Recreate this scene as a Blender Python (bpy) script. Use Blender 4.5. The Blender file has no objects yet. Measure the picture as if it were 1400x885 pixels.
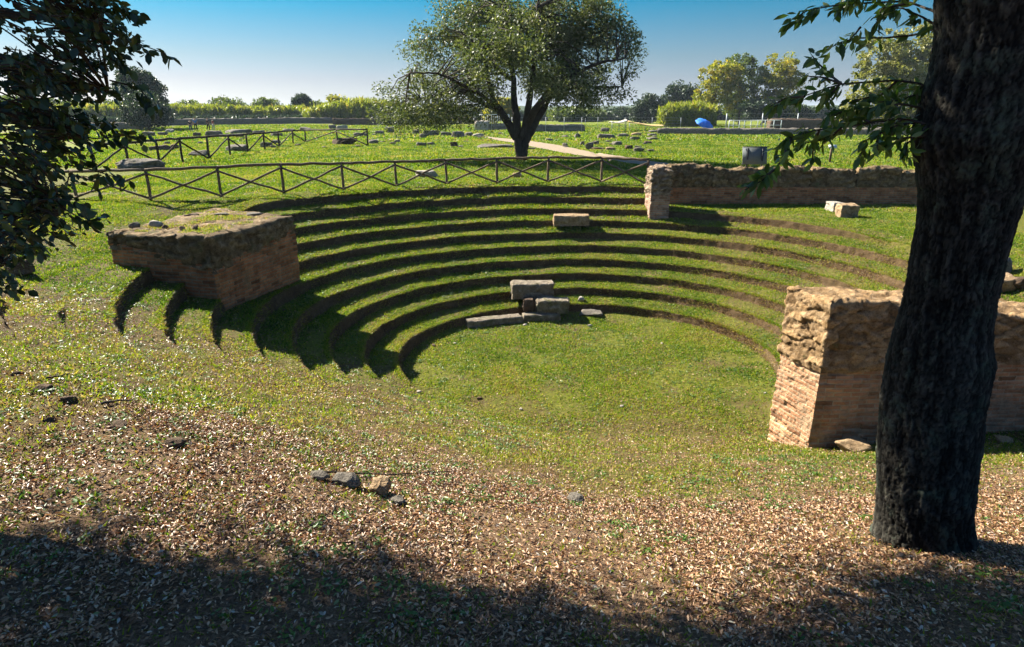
import bpy, math, random
import numpy as np

# ------------------------------------------------------------------ basics
sc = bpy.context.scene
COL = sc.collection
R = math.radians
rng = np.random.default_rng(7)
random.seed(7)

CAM_H = 6.1
PIT = math.atan(292.5/880.0)
CP, SP = math.cos(PIT), math.sin(PIT)
CX, CY = 2.1511, 15.1869
R1, RW, RS = 4.2455, 0.6762, 0.3316
NR = 10
RK = np.array([R1+RW*k for k in range(NR)])
TOP = RS*NR
TILT = .125          # the turf of each row climbs a little towards the next one

def smooth(a, b, x):
    t = np.clip((x-a)/(b-a), 0, 1)
    return t*t*(3-2*t)

# ------------------------------------------------------------------ noise
def _hash(ix, iy, iz, seed):
    h = (ix.astype(np.uint32)*np.uint32(374761393) + iy.astype(np.uint32)*np.uint32(668265263)
         + iz.astype(np.uint32)*np.uint32(2147483647) + np.uint32((seed*974634777) & 0xffffffff))
    h = (h ^ (h >> np.uint32(13)))*np.uint32(1274126177)
    h = (h ^ (h >> np.uint32(15)))*np.uint32(2246822519)
    h = h ^ (h >> np.uint32(13))
    return h.astype(np.float64)/4294967295.0

def vnoise(x, y, z, seed=0):
    x, y, z = np.broadcast_arrays(np.asarray(x, float), np.asarray(y, float), np.asarray(z, float))
    fx, fy, fz = np.floor(x), np.floor(y), np.floor(z)
    tx, ty, tz = x-fx, y-fy, z-fz
    tx, ty, tz = tx*tx*(3-2*tx), ty*ty*(3-2*ty), tz*tz*(3-2*tz)
    ix, iy, iz = fx.astype(np.int64), fy.astype(np.int64), fz.astype(np.int64)
    out = 0
    for dx in (0, 1):
        for dy in (0, 1):
            for dz in (0, 1):
                w = (tx if dx else 1-tx)*(ty if dy else 1-ty)*(tz if dz else 1-tz)
                out = out + w*_hash(ix+dx, iy+dy, iz+dz, seed)
    return out*2-1

def fbm(x, y, z=0.0, f=1.0, oct=4, seed=0, gain=0.5):
    a, s, n = 1.0, 0.0, 0.0
    for o in range(oct):
        s = s + a*vnoise(np.asarray(x)*f, np.asarray(y)*f, np.asarray(z)*f, seed+o*17)
        n += a; a *= gain; f *= 2.03
    return s/n

def worley(x, y, z, f=1.0, seed=0):
    """distance to the nearest and second nearest cell point, and the id of the nearest"""
    x = np.asarray(x, float)*f; y = np.asarray(y, float)*f; z = np.asarray(z, float)*f
    x, y, z = np.broadcast_arrays(x, y, z)
    ix, iy, iz = (np.floor(a).astype(np.int64) for a in (x, y, z))
    f1 = np.full(x.shape, 9.0); f2 = np.full(x.shape, 9.0); cid = np.zeros(x.shape); tl = np.zeros(x.shape)
    for dx in (-1, 0, 1):
        for dy in (-1, 0, 1):
            for dz in (-1, 0, 1):
                cx, cy, cz = ix+dx, iy+dy, iz+dz
                ox, oy, oz = cx+_hash(cx, cy, cz, seed)-x, cy+_hash(cx, cy, cz, seed+1)-y, cz+_hash(cx, cy, cz, seed+2)-z
                d = np.sqrt(ox*ox+oy*oy+oz*oz)
                n = d < f1
                tl = np.where(n, ox*(_hash(cx, cy, cz, seed+4)-.5)+oy*(_hash(cx, cy, cz, seed+5)-.5)+oz*(_hash(cx, cy, cz, seed+6)-.5), tl)
                f2 = np.where(n, f1, np.minimum(f2, d)); cid = np.where(n, _hash(cx, cy, cz, seed+3), cid); f1 = np.where(n, d, f1)
    worley.tilt = tl
    return f1, f2, cid

# ------------------------------------------------------------------ mesh helpers
def link(o, parent=None):
    COL.objects.link(o)
    if parent is not None:
        o.parent = parent
        o.matrix_parent_inverse = parent.matrix_world.inverted()
    return o

def mesh(name, V, faces, mat, parent=None, smoothsh=False, attrs=None, vattrs=None, uv=None, uvface=None):
    """faces: list of int arrays (n,k)  -> one mesh object"""
    V = np.asarray(V, np.float32)
    if not isinstance(faces, (list, tuple)):
        faces = [faces]
    faces = [np.asarray(f, np.int32) for f in faces if len(f)]
    me = bpy.data.meshes.new(name)
    me.vertices.add(len(V)); me.vertices.foreach_set('co', V.ravel())
    nl = sum(f.size for f in faces); nf = sum(len(f) for f in faces)
    me.loops.add(nl); me.polygons.add(nf)
    li = np.concatenate([f.ravel() for f in faces])
    me.loops.foreach_set('vertex_index', li)
    tot = np.concatenate([np.full(len(f), f.shape[1], np.int32) for f in faces])
    st = np.concatenate([[0], np.cumsum(tot)[:-1]]).astype(np.int32)
    me.polygons.foreach_set('loop_start', st)
    if uv is not None:
        l = me.uv_layers.new(name='UVMap')
        l.data.foreach_set('uv', np.asarray(uv, np.float32)[li].ravel())
    if attrs:
        for k, a in attrs.items():
            at = me.attributes.new(k, 'FLOAT', 'FACE'); at.data.foreach_set('value', np.asarray(a, np.float32))
    if vattrs:
        for k, a in vattrs.items():
            at = me.attributes.new(k, 'FLOAT', 'POINT'); at.data.foreach_set('value', np.asarray(a, np.float32))
    me.update(calc_edges=True)
    if smoothsh:
        me.polygons.foreach_set('use_smooth', np.ones(nf, bool))
    if mat is not None:
        me.materials.append(mat)
    o = bpy.data.objects.new(name, me)
    return link(o, parent)

def empty(name, loc, rz=0.0):
    o = bpy.data.objects.new(name, None)
    o.location = loc; o.rotation_euler = (0, 0, rz); o.empty_display_size = .2
    COL.objects.link(o)
    bpy.context.view_layer.update()
    return o

def tag(o, label=None, cat=None, group=None, kind=None):
    if label: o['label'] = label
    if cat: o['category'] = cat
    if group: o['group'] = group
    if kind: o['kind'] = kind
    return o

class MB:
    """collects geometry for one mesh"""
    def __init__(s): s.V = []; s.Q = []; s.T = []; s.n = 0; s.rq = []; s.rt = []
    def add(s, V, Q=None, T=None, rnd=None):
        V = np.asarray(V, float)
        if Q is not None and len(Q):
            s.Q.append(np.asarray(Q)+s.n); s.rq.append(np.full(len(Q), random.random()) if rnd is None else rnd)
        if T is not None and len(T):
            s.T.append(np.asarray(T)+s.n); s.rt.append(np.full(len(T), random.random()) if rnd is None else rnd)
        s.V.append(V); s.n += len(V)
    def tube(s, P, rad, seg=6, wob=0.0, cap=True):
        P = np.asarray(P, float); n = len(P)
        rad = np.broadcast_to(np.asarray(rad, float), (n,))
        d = np.gradient(P, axis=0); d /= np.linalg.norm(d, axis=1)[:, None]+1e-9
        up = np.array([0, 0, 1.0]) if abs(d[0, 2]) < .9 else np.array([1.0, 0, 0])
        V = []
        a = np.cross(d[0], up); a /= np.linalg.norm(a)
        ang = np.arange(seg)*2*math.pi/seg
        for i in range(n):
            a = a-d[i]*np.dot(a, d[i]); a /= np.linalg.norm(a)+1e-9
            b = np.cross(d[i], a)
            r = rad[i]*(1+wob*(rng.random(seg)-.5)) if wob else np.full(seg, rad[i])
            V.append(P[i]+(np.cos(ang)*r)[:, None]*a+(np.sin(ang)*r)[:, None]*b)
        V = np.concatenate(V)
        i, j = np.meshgrid(np.arange(n-1), np.arange(seg), indexing='ij')
        i = i.ravel(); j = j.ravel(); j2 = (j+1) % seg
        Q = np.stack([i*seg+j, i*seg+j2, (i+1)*seg+j2, (i+1)*seg+j], 1)
        T = []
        if cap:
            V = np.concatenate([V, P[:1], P[-1:]])
            k = np.arange(seg)
            T = np.concatenate([np.stack([np.full(seg, n*seg), (k+1) % seg, k], 1),
                                np.stack([np.full(seg, n*seg+1), (n-1)*seg+k, (n-1)*seg+(k+1) % seg], 1)])
        s.add(V, Q, T)
    def box(s, c, size, rz=0.0, tilt=0.0):
        x, y, z = np.asarray(size, float)/2
        V = np.array([[-x,-y,-z],[x,-y,-z],[x,y,-z],[-x,y,-z],[-x,-y,z],[x,-y,z],[x,y,z],[-x,y,z]])
        if tilt:
            ct, st = math.cos(tilt), math.sin(tilt)
            V = np.stack([V[:,0], V[:,1]*ct-V[:,2]*st, V[:,1]*st+V[:,2]*ct], 1)
        c_, s_ = math.cos(rz), math.sin(rz)
        V = np.stack([V[:,0]*c_-V[:,1]*s_, V[:,0]*s_+V[:,1]*c_, V[:,2]], 1)+np.asarray(c, float)
        s.add(V, [[0,3,2,1],[4,5,6,7],[0,1,5,4],[1,2,6,5],[2,3,7,6],[3,0,4,7]])
    def build(s, name, mat, parent=None, smoothsh=False):
        V = np.concatenate(s.V)
        F = []; r = []
        if s.Q: F.append(np.concatenate(s.Q)); r.append(np.concatenate(s.rq))
        if s.T: F.append(np.concatenate(s.T)); r.append(np.concatenate(s.rt))
        return mesh(name, V, F, mat, parent, smoothsh, attrs={'rnd': np.concatenate(r)})

# ------------------------------------------------------------------ materials
def hexcol(c): return (c[0], c[1], c[2], 1.0)

class NT:
    def __init__(s, name):
        s.m = bpy.data.materials.new(name); s.m.use_nodes = True
        s.t = s.m.node_tree; s.n = s.t.nodes; s.n.clear()
        s.out = s.n.new('ShaderNodeOutputMaterial')
    def new(s, t, **kw):
        n = s.n.new(t)
        for k, v in kw.items():
            if k.startswith('in_'):
                n.inputs[k[3:].replace('_', ' ')].default_value = v
            else: setattr(n, k, v)
        return n
    def l(s, a, b): s.t.links.new(a, b)
    def noise(s, scale, vec=None, detail=4, rough=.55, dist=0.0):
        n = s.new('ShaderNodeTexNoise'); n.inputs['Scale'].default_value = scale
        n.inputs['Detail'].default_value = detail; n.inputs['Roughness'].default_value = rough
        n.inputs['Distortion'].default_value = dist
        if vec is not None: s.l(vec, n.inputs['Vector'])
        return n.outputs['Fac']
    def ramp(s, fac, stops, interp='LINEAR'):
        r = s.new('ShaderNodeValToRGB'); cr = r.color_ramp; cr.interpolation = interp
        while len(cr.elements) < len(stops): cr.elements.new(.5)
        for e, (p, c) in zip(cr.elements, stops):
            e.position = p; e.color = hexcol(c) if len(c) == 3 else c
        s.l(fac, r.inputs['Fac']); return r.outputs['Color']
    def mix(s, fac, a, b, mode='MIX'):
        n = s.new('ShaderNodeMix', data_type='RGBA', blend_type=mode)
        for sock, v in ((n.inputs[0], fac), (n.inputs[6], a), (n.inputs[7], b)):
            if hasattr(v, 'is_output'): s.l(v, sock)
            elif isinstance(v, (int, float)): sock.default_value = v
            else: sock.default_value = hexcol(v)
        return n.outputs[2]
    def math(s, op, a, b=0.0, clamp=False):
        n = s.new('ShaderNodeMath', operation=op, use_clamp=clamp)
        for sock, v in ((n.inputs[0], a), (n.inputs[1], b)):
            if hasattr(v, 'is_output'): s.l(v, sock)
            else: sock.default_value = v
        return n.outputs[0]
    def attr(s, name): return s.new('ShaderNodeAttribute', attribute_name=name).outputs['Fac']
    def coord(s, k='Object'): return s.new('ShaderNodeTexCoord').outputs[k]
    def bsdf(s, col, rough=.85, spec=.3, bump=None, bdist=.02, bstr=.6):
        b = s.new('ShaderNodeBsdfPrincipled')
        if hasattr(col, 'is_output'): s.l(col, b.inputs['Base Color'])
        else: b.inputs['Base Color'].default_value = hexcol(col)
        if hasattr(rough, 'is_output'): s.l(rough, b.inputs['Roughness'])
        else: b.inputs['Roughness'].default_value = rough
        b.inputs['Specular IOR Level'].default_value = spec
        if bump is not None:
            n = s.new('ShaderNodeBump'); n.inputs['Strength'].default_value = bstr; n.inputs['Distance'].default_value = bdist
            s.l(bump, n.inputs['Height']); s.l(n.outputs[0], b.inputs['Normal'])
        s.l(b.outputs[0], s.out.inputs[0]); return b
    def leaf(s, col, trans=.35, rough=.5, spec=.4, tcol=None):
        b = s.new('ShaderNodeBsdfPrincipled'); s.l(col, b.inputs['Base Color'])
        b.inputs['Roughness'].default_value = rough; b.inputs['Specular IOR Level'].default_value = spec
        t = s.new('ShaderNodeBsdfTranslucent')
        s.l(tcol if tcol is not None else col, t.inputs['Color'])
        m = s.new('ShaderNodeMixShader'); m.inputs[0].default_value = trans
        s.l(b.outputs[0], m.inputs[1]); s.l(t.outputs[0], m.inputs[2]); s.l(m.outputs[0], s.out.inputs[0])

def leaf_mat(name, stops, trans=.35, rough=.5, spec=.4, tgain=(1.25, 1.25, .8)):
    t = NT(name); c = t.ramp(t.attr('rnd'), stops)
    tc = t.mix(1.0, c, tgain, 'MULTIPLY')
    t.leaf(c, trans, rough, spec, tc); return t.m

M = {}
# ground -------------------------------------------------------------------
t = NT('earth_and_turf'); P = t.coord('Object')
soil = t.ramp(t.noise(5, P, 8, .7), [(.3, (.055, .034, .018)), (.55, (.10, .064, .033)), (.75, (.17, .115, .065))])
gcol = t.ramp(t.noise(9, P, 8, .75), [(.28, (.034, .040, .006)), (.5, (.10, .108, .013)), (.72, (.20, .19, .03))])
patch = t.noise(.9, P, 6, .65)
fine = t.noise(14, P, 4, .7)
cover = t.math('ADD', t.math('MULTIPLY', patch, .6), t.math('MULTIPLY', fine, .5))
gm = t.math('MULTIPLY', t.math('SUBTRACT', cover, .40), 6.0, True)
gm = t.math('MULTIPLY', gm, t.math('SUBTRACT', 1.0, t.attr('bare'), True))
col = t.mix(gm, soil, gcol)
farsoil = t.math('MULTIPLY', t.math('SUBTRACT', t.noise(.16, P, 7, .68), .53), 9.0, True)
far = t.ramp(t.noise(.35, P, 9, .7), [(.3, (.06, .088, .006)), (.55, (.135, .17, .009)), (.75, (.21, .21, .02))])
far = t.mix(farsoil, far, (.20, .17, .085))
col = t.mix(t.attr('far'), col, far)
leafy = t.ramp(t.noise(38, P, 5, .75), [(.3, (.05, .03, .018)), (.5, (.15, .095, .055)), (.7, (.30, .2, .12))])
col = t.mix(t.attr('litter'), col, leafy)
h = t.math('ADD', t.noise(24, P, 6, .75), t.math('MULTIPLY', t.noise(5, P, 4, .6), .8))
t.bsdf(col, .95, .1, h, .05, .9); M['ground'] = t.m

t = NT('pale_gravel'); P = t.coord('Object')
t.bsdf(t.ramp(t.noise(3, P, 9, .75), [(.3, (.20, .155, .105)), (.6, (.285, .225, .155)), (.8, (.37, .295, .21))]), .95, .1, t.noise(40, P, 4, .7), .02); M['path'] = t.m

M['grass'] = leaf_mat('grass_blades', [(0, (.018, .052, .004)), (.25, (.060, .130, .006)), (.5, (.130, .212, .008)), (.7, (.235, .27, .014)), (.85, (.33, .26, .06)), (.95, (.36, .28, .14)), (1, (.15, .09, .048))], .45, .55, .25)
M['weed'] = leaf_mat('low_weed_leaves', [(0, (.035, .085, .012)), (.5, (.07, .15, .02)), (1, (.13, .2, .03))], .35, .45, .4)
M['litter'] = leaf_mat('dry_leaves', [(0, (.04, .022, .010)), (.24, (.15, .070, .030)), (.5, (.32, .168, .078)), (.74, (.47, .275, .142)), (.89, (.56, .39, .24)), (.95, (.45, .41, .34)), (1, (.17, .21, .04))], .14, .42, .42, (1.2, .9, .6))
M['oak_leaf'] = leaf_mat('holm_oak_leaves', [(0, (.016, .030, .009)), (.6, (.035, .060, .014)), (1, (.075, .105, .022))], .22, .35, .5, (1.2, 1.4, .5))
M['sprig_leaf'] = leaf_mat('oak_sprig_leaves', [(0, (.035, .07, .018)), (.5, (.08, .14, .028)), (.9, (.15, .21, .045)), (1, (.26, .29, .09))], .42, .33, .5, (1.2, 1.4, .5))
M['olive_leaf'] = leaf_mat('olive_leaves', [(0, (.034, .054, .022)), (.5, (.085, .112, .046)), (.82, (.16, .178, .09)), (1, (.27, .27, .16))], .34, .5, .22, (1.3, 1.3, .5))
M['autumn_leaf'] = leaf_mat('autumn_leaves', [(0, (.09, .13, .010)), (.4, (.19, .21, .013)), (.75, (.33, .28, .014)), (1, (.46, .29, .02))], .46, .5, .3)
M['green_leaf'] = leaf_mat('green_leaves', [(0, (.035, .065, .010)), (.5, (.085, .125, .016)), (1, (.16, .19, .025))], .36, .5, .3)
M['dark_leaf'] = leaf_mat('dark_green_leaves', [(0, (.02, .038, .016)), (.5, (.035, .062, .026)), (1, (.06, .09, .035))], .2, .5, .3)
M['pale_leaf'] = leaf_mat('pale_green_leaves', [(0, (.08, .095, .016)), (.5, (.18, .19, .04)), (1, (.33, .31, .09))], .36, .5, .3)
M['reed'] = leaf_mat('reed_leaves', [(0, (.08, .115, .010)), (.5, (.19, .235, .018)), (.85, (.32, .32, .03)), (1, (.32, .23, .06))], .42, .5, .3)

def bark(name, a, b, lich, sc_=1.0):
    t = NT(name); P = t.coord('Object')
    mp = t.new('ShaderNodeMapping'); mp.inputs['Scale'].default_value = (1, 1, .25); t.l(P, mp.inputs[0])
    v = mp.outputs[0]
    h = t.noise(26*sc_, v, 7, .7, .4)
    c = t.ramp(h, [(.3, a), (.65, b)])
    lm = t.math('MULTIPLY', t.math('SUBTRACT', t.noise(2.6*sc_, P, 7, .72), .5), 7.0, True)
    c = t.mix(lm, c, t.mix(t.noise(60, P, 3), lich, tuple(x*.5 for x in lich)))
    t.bsdf(c, .95, .12, h, .03, 1.0); return t.m
M['bark'] = bark('dark_oak_bark', (.014, .012, .010), (.062, .053, .042), (.055, .078, .058))
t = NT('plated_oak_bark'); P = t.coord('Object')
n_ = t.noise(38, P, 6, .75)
c = t.ramp(t.math('ADD', t.math('MULTIPLY', t.attr('plate'), .62), t.math('MULTIPLY', n_, .45)), [(.22, (.005, .0045, .004)), (.5, (.019, .0175, .0145)), (.72, (.040, .037, .030)), (.95, (.085, .08, .066))])  # furrows near black, plates grey: the colour deepens the relief's shade
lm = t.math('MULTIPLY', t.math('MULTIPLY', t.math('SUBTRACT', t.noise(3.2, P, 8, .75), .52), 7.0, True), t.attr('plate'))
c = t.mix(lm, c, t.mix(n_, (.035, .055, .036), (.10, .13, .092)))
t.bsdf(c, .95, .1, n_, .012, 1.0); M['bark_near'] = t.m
M['bark_far'] = bark('olive_bark', (.022, .018, .013), (.06, .048, .036), (.07, .065, .05), .5)
t = NT('twig_bark'); t.bsdf((.05, .038, .028), .9, .2); M['twig'] = t.m

# wood, stone, brick --------------------------------------------------------
t = NT('weathered_wood'); P = t.coord('Object')
n = t.noise(9, P, 8, .7)
t.bsdf(t.ramp(n, [(.3, (.075, .050, .032)), (.6, (.16, .115, .075)), (.8, (.24, .18, .125))]), .9, .15, t.noise(50, P, 5, .7), .01); M['wood'] = t.m

t = NT('dark_weathered_wood'); n = t.noise(9, t.coord('Object'), 8, .7)
t.bsdf(t.ramp(n, [(.3, (.028, .020, .014)), (.7, (.075, .055, .038))]), .9, .12, n, .01); M['dark_wood'] = t.m

def stone(name, dark, mid, lite, moss=(.10, .10, .04), mossy=.5, scale=6.0, tone=False):
    t = NT(name); P = t.coord('Object')
    n = t.noise(scale, P, 10, .72)
    c = t.ramp(n, [(.28, dark), (.5, mid), (.72, lite)])
    pit = t.ramp(t.noise(scale*7, P, 4, .6), [(.32, (.35, .35, .35)), (.46, (1, 1, 1))])
    c = t.mix(1.0, c, pit, 'MULTIPLY')
    if tone:
        c = t.mix(1.0, c, t.ramp(t.attr('tone'), [(0, (.6, .57, .53)), (.5, (1, 1, 1)), (1, (1.3, 1.25, 1.15))]), 'MULTIPLY')
        c = t.mix(t.math('MULTIPLY', t.math('POWER', t.attr('crack'), 2.5), .6), c, tuple(q*.8 for q in dark))
    mm = t.math('MULTIPLY', t.math('SUBTRACT', t.noise(scale*.45, P, 6, .7), .62-.12*mossy), 8.0, True)
    c = t.mix(mm, c, moss)
    h = t.math('ADD', n, t.math('MULTIPLY', t.noise(scale*6, P, 5, .7), .4))
    t.bsdf(c, .95, .12, h, .06, .9); return t.m
M['stone'] = stone('grey_tufa_stone', (.06, .052, .042), (.155, .135, .108), (.28, .25, .205))
M['block_stone'] = stone('weathered_block_stone', (.085, .07, .048), (.20, .165, .12), (.32, .275, .21), mossy=.6)
M['tan_stone'] = stone('tan_tufa_stone', (.13, .085, .045), (.3, .205, .115), (.43, .32, .2), mossy=.1)
M['pale_stone'] = stone('pale_limestone', (.2, .17, .13), (.36, .32, .26), (.5, .45, .38), mossy=.1)
M['brown_stone'] = stone('brown_earthy_stone', (.045, .03, .02), (.10, .068, .045), (.18, .13, .09), mossy=.2)
M['rubble'] = stone('rough_concrete_rubble', (.05, .035, .018), (.18, .125, .066), (.35, .27, .17), mossy=.5, scale=7, tone=True)
M['rubble_pale'] = stone('rough_pale_rubble', (.12, .09, .06), (.28, .21, .145), (.46, .38, .28), mossy=.1, scale=7, tone=True)
M['rubble_warm'] = stone('rough_ochre_rubble', (.11, .066, .032), (.30, .195, .10), (.45, .335, .21), mossy=.05, scale=7, tone=True)

def brick(name, a, b, mortar, wear, wearm=.5):
    t = NT(name); U = t.coord('UV'); P = t.coord('Object')
    wob = t.new('ShaderNodeTexNoise'); wob.inputs['Scale'].default_value = 3.0; t.l(P, wob.inputs['Vector'])
    vm = t.new('ShaderNodeVectorMath', operation='MULTIPLY_ADD'); t.l(wob.outputs['Color'], vm.inputs[0])
    vm.inputs[1].default_value = (.008, .008, 0); t.l(U, vm.inputs[2])
    br = t.new('ShaderNodeTexBrick'); t.l(vm.outputs[0], br.inputs['Vector'])
    br.inputs['Scale'].default_value = 1.0; br.inputs['Brick Width'].default_value = .30; br.inputs['Row Height'].default_value = .078
    br.inputs['Mortar Size'].default_value = .014; br.inputs['Mortar Smooth'].default_value = .25; br.inputs['Bias'].default_value = 0.0
    br.inputs['Color1'].default_value = hexcol(a); br.inputs['Color2'].default_value = hexcol(b); br.inputs['Mortar'].default_value = hexcol(mortar)
    sp = t.new('ShaderNodeSeparateXYZ'); t.l(vm.outputs[0], sp.inputs[0])
    row = t.math('FLOOR', t.math('DIVIDE', sp.outputs[1], .078))
    cu = t.math('FLOOR', t.math('ADD', t.math('DIVIDE', sp.outputs[0], .30), t.math('MULTIPLY', t.math('SUBTRACT', 1.0, t.math('ABSOLUTE', t.math('MODULO', row, 2.0))), .5)))
    cb = t.new('ShaderNodeCombineXYZ'); t.l(cu, cb.inputs[0]); t.l(row, cb.inputs[1])
    wn = t.new('ShaderNodeTexWhiteNoise', noise_dimensions='2D'); t.l(cb.outputs[0], wn.inputs['Vector'])
    tone = t.ramp(wn.outputs['Value'], [(0, (.5, .47, .44)), (.12, (.8, .78, .75)), (.5, (1, 1, 1)), (1, (1.22, 1.2, 1.14))])
    vary = t.ramp(t.noise(4.5, P, 7, .7), [(.3, (.55, .5, .46)), (.5, (1, 1, 1)), (.7, (1.25, 1.3, 1.35))])
    c = t.mix(1.0, t.mix(1.0, br.outputs['Color'], tone, 'MULTIPLY'), vary, 'MULTIPLY')
    mm = t.math('MULTIPLY', t.math('SUBTRACT', t.noise(1.7, P, 8, .72), .66-.16*wearm), 9.0, True)
    c = t.mix(mm, c, t.ramp(t.noise(11, P, 6, .7), [(.3, tuple(x*.5 for x in wear)), (.7, wear)]))
    h = t.math('SUBTRACT', t.math('ADD', t.math('MULTIPLY', t.noise(18, P, 6, .7), .8), t.math('MULTIPLY', wn.outputs['Value'], .7)), t.math('MULTIPLY', br.outputs['Fac'], 1.0))
    t.bsdf(c, .95, .12, h, .045, 1.0); return t.m
M['brick_red'] = brick('worn_red_brick', (.47, .20, .085), (.38, .14, .06), (.30, .21, .125), (.33, .22, .115), .6)
M['brick_ochre'] = brick('worn_ochre_brick', (.48, .265, .15), (.41, .20, .105), (.44, .32, .21), (.47, .33, .21), .9)
M['brick_pale'] = brick('worn_pale_brick', (.44, .27, .19), (.36, .19, .125), (.36, .29, .22), (.42, .33, .25), .7)

def plain(name, col, rough=.6, spec=.3, metal=0.0, var=.0):
    t = NT(name)
    if var:
        c = t.ramp(t.noise(14, t.coord('Object'), 6, .7), [(.3, tuple(x*(1-var) for x in col)), (.7, tuple(min(1, x*(1+var)) for x in col))])
    else: c = col
    b = t.bsdf(c, rough, spec); b.inputs['Metallic'].default_value = metal; return t.m
M['blue'] = plain('blue_canvas', (.015, .16, .62), .7, .3, 0, .12)
M['white_paint'] = plain('white_painted_steel', (.55, .6, .58), .5, .4, 0, .1)
M['wire'] = plain('galvanised_wire', (.3, .33, .34), .5, .4, .3)
M['tan_sheet'] = plain('tan_tarpaulin', (.60, .40, .17), .85, .2, 0, .15)
M['pale_sheet'] = plain('pale_tarpaulin', (.52, .47, .38), .85, .2, 0, .15)
M['board'] = plain('grey_board', (.10, .115, .115), .6, .3, 0, .15)
M['board_frame'] = plain('dark_frame', (.03, .03, .03), .5, .3)
M['sign_face'] = plain('pale_sign_plate', (.55, .57, .6), .5, .4)
M['skin'] = plain('skin', (.42, .25, .17), .6, .3)
M['dark_cloth'] = plain('dark_cloth', (.02, .02, .03), .9, .1)
M['blue_cloth'] = plain('blue_cloth', (.06, .17, .42), .9, .1)
M['red_cloth'] = plain('dull_red_cloth', (.28, .06, .06), .9, .1)
M['pale_cloth'] = plain('pale_cloth', (.45, .42, .4), .9, .1)
M['jeans'] = plain('denim', (.05, .075, .14), .9, .1)
M['hair'] = plain('dark_hair', (.02, .014, .01), .7, .2)

# ------------------------------------------------------------------ terrain
def rho_th(x, y):
    dx = x-CX; e = np.where(dx > 0, 1.0295, 1.1669)
    ex = dx/e; ey = y-CY
    return np.hypot(ex, ey), np.arctan2(ey, ex)

def softmax(a, b, k=.10):
    h = np.clip(.5+.5*(a-b)/k, 0, 1)
    return b*(1-h)+a*h+k*h*(1-h)

def terrain(x, y, full=False):
    x = np.asarray(x, float); y = np.asarray(y, float)
    rho, th = rho_th(x, y)
    tilt = TILT*(1-.85*smooth(150, 174, np.abs(np.degrees(th)))*(x < CX))
    stair = np.zeros_like(rho); riser = np.zeros_like(rho)
    for k in range(NR):
        s = smooth(RK[k]-.035, RK[k]+.035, rho)
        hgt = RS-tilt
        stair = stair+hgt*s
        riser = np.maximum(riser, smooth(.062, .036, np.abs(rho-RK[k]+.006)))
    # treads slope a little outwards-down towards the lip
    lin = (rho-R1)/RW+.5
    stair = stair+tilt*np.clip(np.where(lin < .5, .5*np.exp(np.minimum(lin-.5, 0)*2.5), lin), 0, NR)
    ramp = np.clip((rho-R1+RW*.5)/RW*RS, 0, TOP)
    # left of the block the two upper rows melt into the bank
    wl = smooth(R(146), R(158), np.abs(th))*(y < 21)
    rl = RS*8+(TOP-RS*8)*smooth(RK[7]+.1, 13.5, rho)
    cav = np.where(rho > RK[7]+.12, stair*(1-wl)+rl*wl, stair)
    riser = np.where(rho > RK[7]+.12, riser*(1-wl), riser)
    # right side: plateau at the level of the eighth row, rows fading out
    wr = smooth(5.45, 5.75, x)*(y > CY)+smooth(4.5, 5.5, x)*(y <= CY)
    wr = np.clip(wr, 0, 1)
    plate = RS*8
    lim = np.minimum(cav, plate)
    cav = cav*(1-wr)+lim*wr
    riser = np.where(rho > RK[7]+.15, riser*(1-wr), riser)
    wf = smooth(10.1, 11.6, x+.35*np.sin(rho*5.0))
    cav = cav*(1-wf)+np.minimum(ramp, plate)*wf
    riser = riser*(1-wf)
    # behind the back wall the ground is at the upper level
    up = smooth(25.15, 25.25, y)*wr
    cav = cav*(1-up)+(TOP)*up
    # no rows on the open front side
    thd = np.degrees(th)
    tc_ = -143+np.clip((rho-R1)/(RK[7]-R1), 0, 1.4)*15
    front = smooth(-4, 22, thd-tc_)*(thd > -170)*smooth(-28, -38, thd)*(1-smooth(10.35, 10.45, y)*smooth(5.45, 5.6, x))
    # front bank
    lx = .238*np.maximum(0, 1-x)+.085*np.maximum(0, x-5.2)
    bank = .37*(11.3-y)+lx*smooth(1.0, 8.0, y)+.10*np.maximum(0, 1-x)*(1-smooth(1.0, 8.0, y))
    bank = -softmax(-bank, np.full_like(bank, -3.45), .9)
    near = smooth(18, 15, y)
    cav = cav*(1-front)+np.minimum(cav, np.maximum(bank-.02, 0))*front; riser = riser*(1-front)
    # the bank stops at the near retaining wall on the right
    behind = smooth(10.35, 10.45, y)*smooth(5.45, 5.6, x)
    bb = np.where(near > 0, bank*near-5*(1-near), -5.0)
    bb = bb*(1-behind)-5*behind
    z = softmax(bb, cav, .06)
    onbank = smooth(-.03, .06, bb-cav)
    riser = riser*(1-onbank)
    # undulation
    flat = smooth(9, 20, rho)
    z = z+.03*fbm(x, y, 0, .5, 3, 3)*(1-.5*riser)+.022*fbm(x, y, 0, 2.2, 3, 5)
    z = z+.25*flat*fbm(x, y, 0, .045, 3, 9)*smooth(30, 60, rho)
    if full: return z, rho, th, riser, onbank, wf
    return z

def gz(x, y): return float(terrain(np.array([x]), np.array([y]))[0])

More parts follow.
